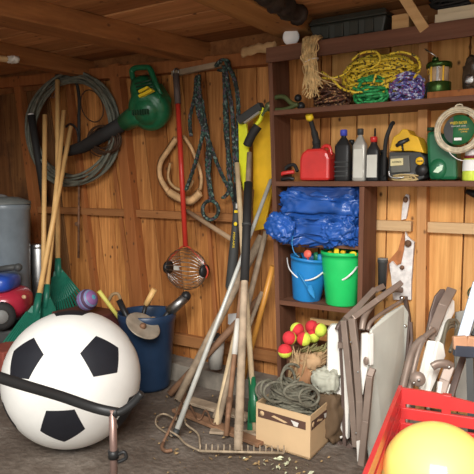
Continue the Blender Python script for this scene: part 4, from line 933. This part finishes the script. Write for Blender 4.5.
# ============================================================ UNDER THE SHELF, BOX, CHAIRS, WAGON
# ---- cardboard box
def cbox():
    A=G(256,443); B=G(310,460); Cc=G(329,441); hA=D(256,402,(A-CAM).dot(V((-math.sin(TH),math.cos(TH),0)))).z; h=hA
    Dd=A+(Cc-B); t_=T('cardboard_box','open tan cardboard box full of rope standing on the floor','box',(A+Cc)/2)
    card=plain('cardboard',(.62,.43,.24),.75,var=.06,scale=5); prn=plain('box_print',(.10,.05,.035),.7)
    cen=(A+B+Cc+Dd)/4
    def wall(p,q,name='side_panel',hh=h):
        i1=p+(cen-p).normalized()*.008; i2=q+(cen-q).normalized()*.008
        return build(name,MB().hexa([p,q,i2,i1,p+V((0,0,hh)),q+V((0,0,hh)),i2+V((0,0,hh)),i1+V((0,0,hh))]),card,t_)
    wall(A,B); wall(B,Cc); wall(Cc,Dd); wall(Dd,A)
    build('base',MB().hexa([A,B,Cc,Dd]+[p+V((0,0,.01)) for p in (A,B,Cc,Dd)]),card,t_)
    for p,q in ((A,B),(B,Cc)):
        n=(q-p).cross(ZA).normalized(); n=n if n.dot(CAM-p)>0 else -n; e=n*.0012
        a,b_=p.lerp(q,.04),p.lerp(q,.92)
        build('printed_band',MB().prism([a+e+V((0,0,h*.66)),b_+e+V((0,0,h*.66)),b_+e+V((0,0,h*.84)),a+e+V((0,0,h*.86))],n*.0008),prn,t_)
        c0=p.lerp(q,.12)+e*2.2+V((0,0,h*.77))
        build('print_mark',MB().lathe([(0,0),(.014,0),(.014,.001),(0,.001)],c0,n,20),card,t_)
        d=(q-p)
        build('print_mark',MB().prism([p+d*.3+e*2.5+V((0,0,h*.76)),p+d*.55+e*2.5+V((0,0,h*.69)),p+d*.6+e*2.5+V((0,0,h*.72)),p+d*.35+e*2.5+V((0,0,h*.8))],n*.0008),card,t_)
        build('print_mark',MB().prism([p+d*.72+e*2.5+V((0,0,h*.68)),p+d*.78+e*2.5+V((0,0,h*.68)),p+d*.80+e*2.5+V((0,0,h*.78)),p+d*.66+e*2.5+V((0,0,h*.8))],n*.0008),offwhite,t_)
    # rope
    rm=plain('grey_rope',(.16,.15,.11),.8,var=.3,scale=60,bump=.3)
    mb=MB(); r_=random.Random(4); dx=(B-A).normalized(); dy=(Cc-B).normalized(); lx_=(B-A).length; ly_=(Cc-B).length
    for k in range(100):
        f=k/100; rr=r_.uniform(.35,.97)*(1-.25*f); cc=cen+dx*r_.uniform(-.04,.04)*lx_*2+dy*r_.uniform(-.04,.04)*ly_+V((0,0,h*.72+.15*f)); tl=r_.uniform(-.35,.35); ph=r_.random()*6; el=r_.uniform(.7,1)
        mb.tube([cc+dx*lx_*.46*rr*math.cos(a*PI/13)+dy*ly_*.46*rr*el*math.sin(a*PI/13)+V((0,0,(.05*tl+.02)*math.sin(a*PI/13+ph)+.012*math.sin(3*a*PI/13+ph))) for a in range(26)],.0070,7,closed=True)
    # standing loops
    for (x,y,rx_,ry_,tt) in ((277,392,13,10,2.95),(288,380,7,12,3.0),(300,392,16,8,2.9),(292,373,9,9,3.05),(309,397,10,9,2.85),(268,389,7,9,3.02)):
        mb.tube([D(x+rx_*math.cos(a*PI/12),y+ry_*math.sin(a*PI/12),tt+.04*math.cos(a*PI/12)) for a in range(24)],.0078,7,closed=True)
    tag(build('coiled_rope',mb,rm),'heap of grey cord coiled inside the cardboard box','rope')
    mb=MB().tube([D(265+9*math.cos(a*PI/12),390+9*math.sin(a*PI/12),3.1) for a in range(24)],.0075,7,closed=True); tag(build('cord_ring',mb,rm),'single grey cord loop standing above the left corner of the box','rope')
cbox()
# ---- straw brush, sticks and cloth bag behind the box
t_=T('straw_bundle','bundle of tan straw and paper standing behind the cardboard box','bundle',G(302,395,0)); mb=MB(); r_=random.Random(14)
tt=3.12
for k in range(70):
    a=D(290+r_.uniform(-4,14),384+r_.uniform(-4,6),tt+r_.uniform(-.05,.05)); b_=D(r_.uniform(292,332),r_.uniform(344,362),tt+r_.uniform(-.08,.1)); m1=a.lerp(b_,.5)+V((0,0,r_.uniform(-.01,.03))); mb.tube([a,m1,b_],[.006,.005,.002],4)
build('straws',mb,plain('straw',(.40,.27,.14),.8,var=.35,scale=20),t_)
build('paper_wrap',MB().lump(D(307,362,tt+.02),(.2,.14,.1),3,.7,.5,6,n=36,M=Euler((0,-.35,0)).to_matrix()),plain('kraft_paper',(.44,.28,.15),.8,var=.2),t_)
build('paper_wrap',MB().lump(D(303,374,tt),(.12,.1,.16),5,.7,.4,6,n=36),plain('kraft_dark',(.34,.17,.08),.8,var=.2),t_)
mb=MB()
for k in range(26):
    x=r_.uniform(305,330); mb.tube([D(x-8,352,tt),D(x+r_.uniform(-4,6),r_.uniform(343,350),tt-.02)],.0035,4)
build('twigs',mb,plain('olive_twigs',(.22,.20,.08),.7,var=.4),t_)
t_=T('cloth_sack','crumpled off-white plastic sack behind the right of the cardboard box','sack',G(326,410,0))
q=D(327,380,3.06); build('sack',MB().lump(V((q.x,q.y,q.z)),(.15,.15,.13),8,.7,.3,5,n=50),plain('sack_white',(.45,.45,.36),.6,var=.12),t_); build('lower_sack',MB().lump(V((q.x+.02,q.y,q.z/2-.03)),(.15,.15,q.z-.05),3,.6,.3,5,n=40),plain('sack_dark_kraft',(.12,.075,.04),.8),t_)  # lower sack is dark kraft brown
# crate under balls (low shelf board)
q0=W(283,362,-.28); q1=W(338,362,-.28)
tag(build('wooden_crate',MB().box((-1.60,-.27,.0),(-1.15,-.1,.44)),shelfm,bev=.004),'dark brown wooden box under the lowest cubby, carrying the tennis balls','crate')
tag(build('wood_strip',MB().bar(W(311,320,-.12),W(348,325,-.12),.03,.03),palewood,bev=.002),'thin tan wood strip under the lowest shelf behind the tennis balls','board')
# ---- two-tone balls
ty=plain('ball_yellow',(.62,.72,.08),.8,var=.1,bump=.3,scale=60); tr=plain('ball_red',(.62,.035,.045),.8,var=.1,bump=.3,scale=60)
spots=[(285,351,(0,-.1,1),'lowest of the red and yellow balls, red on top, left end'),(289.5,338,(-.2,-1,.3),'mostly red ball with a yellow-green edge, above the lowest one'),(297,329.5,(.8,-.2,-.3),'ball with green-yellow left side and red right side at top of the pile'),(304,339,(-1,-.3,.2),'ball with red left half and yellow-green right half in the middle'),(313,336,(-.5,.4,.9),'yellow-green ball behind the middle ball'),(312,327,(-.5,-.5,.6),'dark red-topped ball at the back of the pile'),(320,330,(-.9,.3,.1),'yellow-green ball at the right end of the pile')]
for i,(x,y,ax,lb) in enumerate(spots):
    R=.0395; c=D(x,y,[3.10,3.14,3.2,3.12,3.22,3.27,3.2][i]); ax=V(ax).normalized(); o0=T('tennis_ball','red and yellow tennis ball: '+lb if False else lb,'ball',c-V((0,0,R)),'two-tone balls under the lowest shelf')
    pr=lambda s:[(R*math.sin(a*PI/20),s*R*math.cos(a*PI/20)) for a in range(11)]
    build('half',MB().lathe(pr(1),c,ax,24),tr,o0); build('half',MB().lathe(pr(-1),c,ax,24),ty,o0)
# ---- folded chairs
tan=plain('chair_frame',(.27,.205,.165),.4,.25,var=.12); tand=plain('chair_frame_dark',(.13,.09,.075),.45,.2); vinyl=plain('vinyl_white',(.80,.77,.70),.5,var=.07,bump=.15); mesh_=plain('chair_mesh',(.62,.64,.57),.6,var=.1,scale=5,bump=.3); 
def rib(mb,pts,w,h): # flat frame bar through px points (px,py,t)
    P_=[D(*p) for p in pts]
    for i in range(len(P_)-1): mb.bar(P_[i],P_[i+1]+(P_[i+1]-P_[i]).normalized()*.004,w,h,(0,1,0))
    return mb
def tb2(pts,r,n=5,flat=1.0): return MB().tube(cr([D(*p) for p in pts],n),r,10,flat=flat)
def sheet(pts,th=.012):
    P_=[D(*p) for p in pts]; n=(P_[1]-P_[0]).cross(P_[-1]-P_[0]).normalized(); return MB().prism(P_,n*th)
t_=T('folded_chair','folded lawn chair, nearest of the stack, with big pale seat sheet and brown frame','chair',G(372,474,0))
build('seat_sheet',sheet([(372,330,2.86),(388,314,3.0),(404,305,3.12),(409,313,3.14),(405,360,3.12),(397,402,3.05),(383,446,2.9),(373,472,2.84),(368,440,2.82),(368,380,2.84)],.015),mesh_,t_,bev=.004)
build('frame',tb2([(362,330,2.90),(364,318,2.93),(370,308,3.0),(380,298,3.1),(392,290,3.2),(402,290,3.22)],.017),tan,t_)
build('frame',tb2([(368,330,2.84),(371,322,2.87),(384,312,2.98),(402,301,3.12)],.010),tan,t_)
build('rear_leg',rib(MB(),[(405,297,3.14),(409,320,3.16),(406,360,3.14)],.022,.03),tand,t_,bev=.003)
build('rear_leg',rib(MB(),[(411,322,3.15),(412,340,3.13),(404,372,3.06),(392,416,2.95),(385,432,2.9)],.014,.022),tand,t_,bev=.003)
build('front_leg',rib(MB(),[(373,368,2.80),(370,376,2.79),(366,420,2.78),(361,470,2.775)],.034,.03),tan,t_,bev=.005)
build('slat_edge',sheet([(369,335,2.83),(374,333,2.84),(374,365,2.83),(370,366,2.82)],.03),vinyl,t_,bev=.005)
build('webbing',sheet([(362,334,2.84),(369,333,2.84),(369,362,2.82),(363,396,2.82),(361,370,2.83)],.03),vinyl,t_,bev=.006)
build('webbing',sheet([(356,441,2.84),(360,440,2.82),(361,462,2.8),(357,463,2.81)],.03),vinyl,t_,bev=.004)
build('bracket',MB().ball(D(366,361,2.80),(.014,.006,.022)),tan,t_)
build('bolt',MB().ball(D(402,298,3.10),.014),chrome,t_); build('bolt',MB().ball(D(405,326,3.12),.010),chrome,t_)
t_=T('folded_chair','folded lawn chair in the stack with two long brown legs and folded armrest planks','chair',G(357,455,0))
build('arm_rail',rib(MB(),[(352,319,2.92),(375,302,3.0),(400,284,3.10)],.03,.045),tan,t_,bev=.004)
build('arm_rail',rib(MB(),[(345,320,2.97),(360,306,3.05),(374,291,3.14),(382,287,3.2)],.03,.035),tan,t_)
build('front_leg',rib(MB(),[(352,318,2.92),(356,350,2.9),(360,400,2.88),(361,441,2.86)],.038,.03),tan,t_,bev=.004)
build('rear_leg',rib(MB(),[(344,320,2.97),(348,360,2.95),(352,400,2.93),(356,446,2.9)],.034,.03),tan,t_,bev=.004)
build('cross_bar',rib(MB(),[(355,350,2.93),(374,330,2.99)],.02,.02),tand,t_)
build('foot',rib(MB(),[(353,436,2.93),(360,447,2.9),(358,470,2.82)],.026,.026),tand,t_,bev=.004)
for (x,y) in ((351,342),(358,372),(356,433),(360,410)): build('bolt',MB().ball(D(x,y,2.875),.006),chrome,t_)
t_=T('folded_chair','folded lawn chair at the left end of the stack with white webbing edge','chair',G(335,440,0))
build('webbing',sheet([(328,331,3.06),(332,325,3.06),(340,325,3.05),(343,350,3.04),(344,400,3.02),(343,438,3.0),(333,443,3.02),(329,432,3.03),(327,380,3.05)],.05),vinyl,t_,bev=.008)
build('webbing',sheet([(341,330,3.02),(346,335,3.0),(349,400,2.98),(347,440,2.97),(343,430,3.0)],.03),vinyl,t_,bev=.004)
build('strap',rib(MB(),[(338,345,3.0),(344,345,3.0)],.03,.02),tan,t_)
build('frame',tb2([(337,330,3.03),(340,324,3.04),(352,312,3.1),(366,300,3.2),(374,296,3.24)],.013),tand,t_)
build('foot',rib(MB(),[(336,440,3.03),(344,452,2.98),(352,445,2.96)],.03,.03),tand,t_,bev=.004)
build('leg',rib(MB(),[(340,326,3.03),(343,380,3.01),(345,448,2.99)],.018,.018),tand,t_)
# second stack
t_=T('folded_chair','folded chair leaning on the wall with a dark rounded brown slat, behind the wagon','chair',G(412,440,0))
build('arm_slat',sheet([(444,289,3.0),(440,289,3.0),(434,296,2.99),(429,312,2.97),(425,334,2.94),(432,336,2.93),(439,318,2.96),(443,300,2.99)],.02),tand,t_,bev=.004)
build('frame',tb2([(424,338,2.74),(416,345,2.72),(410,358,2.68),(404,382,2.62),(398,410,2.55),(392,440,2.5),(388,455,2.47)],.018),tan,t_)
build('frame',tb2([(434,330,2.78),(424,338,2.74),(418,352,2.70),(413,372,2.66),(409,395,2.6),(404,450,2.52)],.014),tan,t_)
build('hinge_plate',MB().lathe([(0,-.006),(.032,-.006),(.034,0),(.032,.006),(0,.006)],D(418,379,2.56),CAM-D(418,379,2.56),24),tan,t_); build('bolt',MB().ball(D(419,380,2.54),.006),chrome,t_); build('bolt',MB().ball(D(414,383,2.54),.006),chrome,t_)
build('webbing',sheet([(428,340,2.74),(437,341,2.74),(438,352,2.72),(431,385,2.66),(428,396,2.62),(420,396,2.62),(420,372,2.66)],.02),vinyl,t_,bev=.004)
t_=T('folded_chair','folded chair with wide tan slat and rounded white backing, leaning behind the wagon','chair',G(435,440,0))
build('arm_slat',rib(MB(),[(452,289,2.97),(443,306,2.9),(432,334,2.82)],.05,.02),tan,t_,bev=.004)
build('back_pad',sheet([(452,298,2.96),(455,301,2.96),(455,312,2.94),(448,326,2.9),(440,342,2.84),(436,341,2.84),(437,328,2.88),(444,310,2.93)],.02),vinyl,t_,bev=.006)
build('end_block',sheet([(430,326,2.80),(438,328,2.80),(434,341,2.78),(427,338,2.78)],.03),tan,t_,bev=.003)
build('seat_pad',sheet([(438,340,2.72),(444,344,2.72),(446,356,2.71),(440,370,2.68),(430,395,2.6),(424,396,2.6),(432,362,2.68)],.03),vinyl,t_,bev=.006)
build('hinge_arm',tb2([(432,367,2.55),(438,364,2.55),(446,364,2.55),(452,367,2.56)],.02,flat=.7),tan,t_); build('leg',rib(MB(),[(450,366,2.56),(445,380,2.54),(438,402,2.5)],.045,.02),tan,t_,bev=.004)
build('foot_pad',sheet([(439,381,2.53),(451,384,2.53),(447,398,2.5),(437,396,2.5)],.02),vinyl,t_,bev=.003); build('bolt',MB().ball(D(449,367,2.535),.006),chrome,t_)
t_=T('folded_chair','folded chair with olive-grey looped tubes, rightmost behind the wagon','chair',G(452,440,0))
olv=plain('olive_tube',(.20,.18,.13),.5,.2)
for k in range(3): build('frame',tb2([(452+k,320+k*3,2.9),(448,322+k*3,2.87),(445-k,332+k*3,2.84),(442-k*2,350+k*2,2.78),(436,378,2.7),(428,410,2.6)],.009),olv,t_)
build('frame',tb2([(449,322,2.88),(455,320,2.9),(459,326,2.9),(456,335,2.87),(450,352,2.8)],.009),olv,t_)
build('rail',rib(MB(),[(467,348,2.7),(458,372,2.64),(450,398,2.58)],.03,.02),tand,t_,bev=.003)
mb=sheet([(456,312,3.05),(474,308,3.05),(480,400,2.9),(456,400,2.9),(455,350,3.0)],.02); tag(build('grey_panel',mb,plain('grey_panel',(.36,.36,.32),.6,var=.15,scale=4),bev=.003),'flat grey panel leaning upright at the right edge behind the chairs','panel')
t_=T('metal_frame_tool','blue-grey metal framed tool with tan wooden crosspiece at right picture edge','tool',G(472,440,0))
bg_=plain('blue_grey_metal',(.42,.48,.55),.4,.4); build('frame',rib(MB(),[(479,283,2.6),(474,300,2.58),(463,338,2.52)],.05,.03),bg_,t_,bev=.004); build('frame',rib(MB(),[(482,320,2.6),(474,336,2.56)],.03,.03),dgrey,t_,bev=.004)
build('wood_crosspiece',rib(MB(),[(453,343,2.5),(466,342,2.5),(484,345,2.5)],.06,.025),plain('cross_wood',(.55,.30,.17),.5),t_,bev=.006)
build('under_block',rib(MB(),[(454,350,2.5),(484,352,2.5)],.05,.03),plain('block_blue',(.05,.06,.08),.5),t_,bev=.003)
build('support',rib(MB(),[(470,352,2.52),(472,420,2.4),(473,470,2.35)],.03,.03),dgrey,t_)
t_=T('wire_hook','small dark hook and ring on the wall boards at the right picture edge','hook',W(470,193,-.05))
build('body',MB().tube([W(466,191,-.03),W(474,194,-.03),W(480,195,-.03)],[.012,.02,.02],10),black,t_); build('ring',MB().tube([W(474+6*math.cos(a*PI/8),293+6*math.sin(a*PI/8),-.04) for a in range(16)],.004,6,closed=True),dgreen,t_)
# ---- white weathered bracket on the wall
pw=plain('peeling_white',(.80,.76,.72),.7,var=.25,scale=25,bump=.3)
t_=T('white_bracket','white peeling metal bracket mounted on the pale boards above the wooden girt','bracket',W(403,219,-.03))
build('plate',MB().prism([W(x,y,-.035) for x,y in ((401,220),(402,207),(404,197),(406,194),(409,195),(409,202),(406,219))],(0,.02,0)),pw,t_,bev=.003); build('bolt',MB().ball(W(405.5,199.5,-.045),(.014,.012,.018)),rust,t_)
t_=T('white_bracket','larger white peeling metal bracket with two rusty bolts below the wooden girt','bracket',W(403,285,-.05))
build('plate',MB().prism([W(x,y,-.04) for x,y in ((405,231),(407,236),(411,240),(414,242),(413,255),(411,285),(411,300),(393,300),(391,278),(389,264),(392,261),(396,266),(401,264),(404,250),(405,240))],(0,.025,0)),pw,t_,bev=.003)
for x,y,s in ((408,243.5,.02),(402,267.5,.013)): build('bolt',MB().ball(W(x,y,-.055),(s,.012,s)),rust,t_)
mb=MB().prism([W(x,y,-.018) for x,y in ((403,232),(405,240),(403,262),(395,266),(388,272),(385,290),(380,290),(384,266),(398,250))],(0,.008,0)); tag(build('rust_stained_strip',mb,plain('bright_rust',(.45,.17,.06),.7,var=.3,scale=20)),'rusty orange strip along the left of the lower white bracket','strip')
t_=T('black_canister','small dark canister at the wall just right of the cubby upright','canister',W(382,300,-.12)); build('body',MB().lathe([(0,0),(.022,0),(.026,.16),(.03,.165),(.03,.18),(0,.18)],W(382,291,-.12),n=20),dgrey,t_); build('lid',MB().lathe([(0,.18),(.028,.18),(.028,.19),(0,.19)],W(382,291,-.12),n=20),grey,t_)
# ---- red slatted wagon
def wagon():
    t=2.25; K=D(402,387,t); t_=T('red_wagon','red wooden slatted wagon holding a yellow ball, bottom right corner','wagon',V((K.x+.3,K.y-.2,0)))
    rm=plain('wagon_red',(.60,.045,.045),.35,var=.06,coat=.2)
    fwd=V((-math.sin(TH),math.cos(TH),0)); 
    # back side runs to the right, end side runs toward the camera
    e2=G(368,474,K.z)-K; e2.z=0; e2.normalize(); e1=V((-e2.y,e2.x,0)); e1=(e1*math.cos(-.12)+e1.cross(ZA)*-math.sin(-.12)) if False else e1; 
    if e1.dot(RT)<0: e1=-e1
    K0=V((K.x,K.y,0)); Lw=.95; Dw=.88; top=K.z; zb=.17
    def slat(s0,s1,z0,z1,along,base,th=.016,name='slat',curve=False):
        nrm=along.cross(ZA).normalized()*th; mb=MB(); N=14 if curve else 1
        for i in range(N):
            a=s0+(s1-s0)*i/N; b_=s0+(s1-s0)*(i+1)/N
            f=lambda s:(z1-.022*min(1,max(0,(s-.10)/.16))**1.3*(1 if s<.7 else max(0,(Lw-s)/.25))) if curve else z1
            p=[base+along*a,base+along*b_]; mb.hexa([p[0]+V((0,0,z0)),p[1]+V((0,0,z0)),p[1]+nrm+V((0,0,z0)),p[0]+nrm+V((0,0,z0)),p[0]+V((0,0,f(a))),p[1]+V((0,0,f(b_))),p[1]+nrm+V((0,0,f(b_))),p[0]+nrm+V((0,0,f(a)))])
        return build(name,mb,rm,t_,bev=0 if curve else .002,weld=curve)
    for base in (K0,K0+e2*Dw):
        slat(0,Lw,top-.062,top,e1,base,curve=True); slat(0,Lw,top-.125,top-.08,e1,base); slat(0,Lw,top-.188,top-.143,e1,base); slat(0,Lw,top-.25,top-.206,e1,base); slat(0,Lw,top-.36,top-.27,e1,base)
    for base in (K0,K0+e1*Lw):
        slat(-.02,Dw+.02,top-.05,top,e2,base); slat(-.02,Dw+.02,top-.12,top-.07,e2,base); slat(-.02,Dw+.02,top-.19,top-.14,e2,base); slat(-.02,Dw+.02,top-.26,top-.21,e2,base); slat(-.02,Dw+.02,top-.36,top-.28,e2,base)
    for b_ in (K0,K0+e1*Lw,K0+e2*Dw,K0+e1*Lw+e2*Dw,K0+e1*.17,K0+e1*.6,K0+e1*.17+e2*Dw,K0+e1*.6+e2*Dw):
        M=Matrix((e1,e2,ZA)).transposed(); build('post',MB().obox(b_+V((0,0,(top+zb)/2))-e2*.0,(.035,.03,top-zb-.01),M),rm,t_,bev=.003)
    bc=K0+e1*Lw/2+e2*Dw/2; M=Matrix((e1,e2,ZA)).transposed()
    build('bed',MB().obox(bc+V((0,0,.25)),(Lw,Dw,.025),M),palewood,t_,bev=.002)
    build('chassis',MB().obox(bc+V((0,0,.2)),(Lw*.8,.06,.05),M),dgrey,t_)
    for sx in (.15,.8):
        build('axle',MB().tube([K0+e1*sx*1-e2*.0+V((0,0,.12)),K0+e1*sx+e2*Dw+V((0,0,.12))],.01,8),steel,t_)
        build('bolster',MB().obox(K0+e1*sx+e2*Dw/2+V((0,0,.165)),(.06,.3,.06),M),dgrey,t_)
        for q in (-.03,Dw+.03):
            wc=K0+e1*sx+e2*q+V((0,0,.12)); w_=build('wheel',MB().lathe([(0,-.02),(.09,-.02),(.12,-.015),(.12,.015),(.09,.02),(0,.02)],wc,e2,28),blackr,t_); build('hub',MB().lathe([(0,-.028),(.045,-.026),(.045,.026),(0,.028)],wc,e2,20),white,w_)
    tb_=1.93; R=.178; c=D(437,478,tb_); c.z=max(c.z,0); print('ybal',c,R,'bed .2625')
    ym=plain('ball_yellow_gloss',(.96,.86,.22),.42,var=.03,coat=.5)
    # lift along the ray so that it rests on the bed
    r=c-CAM; k=1
    for _ in range(60):
        c=CAM+r*k; R=pm(57,tb_*k); k*=1+(c.z-R-.2635)*.3
    t2=T('play_ball','big shiny yellow play ball resting inside the red wagon','ball',V((c.x,c.y,c.z-R))); build('ball',MB().ball(c,R,80),ym,t2)
    q=c+((CAM-c).normalized()*.96+V((.2,0,.3))*.3).normalized()*R*1.0; build('valve',MB().lathe([(0,-.002),(.008,-.002),(.008,.001),(0,.001)],q,q-c,16),white,t2)
wagon()
# ============================================================ repeats share a group
GR = {'folded_chair':'folded lawn chairs stacked at the right','leaf_rake':'leaf rakes standing in the left corner','oil_bottle':'oil bottles on the shelf',
      'toy_bucket':'sand buckets in the cubby','tool_handle':'wooden handles leaning left of the shelf','braided_rope':'dark braided ropes hanging on the wall',
      'floor_board':'loose boards on the floor','white_bracket':'white brackets on the wall','toy_figure':'small toys in the sand buckets'}
for o in list(C.objects):
    if 'category' in o and not o.parent:
        k = o.name.split('.')[0]
        if k in GR: o['group'] = GR[k]
        if k == 'coiled_rope' and o.location.z > 1.5: o['group'] = 'coiled ropes on the upper shelf'
        if k == 'wood_block': o['group'] = 'wood blocks on top of the shelf'
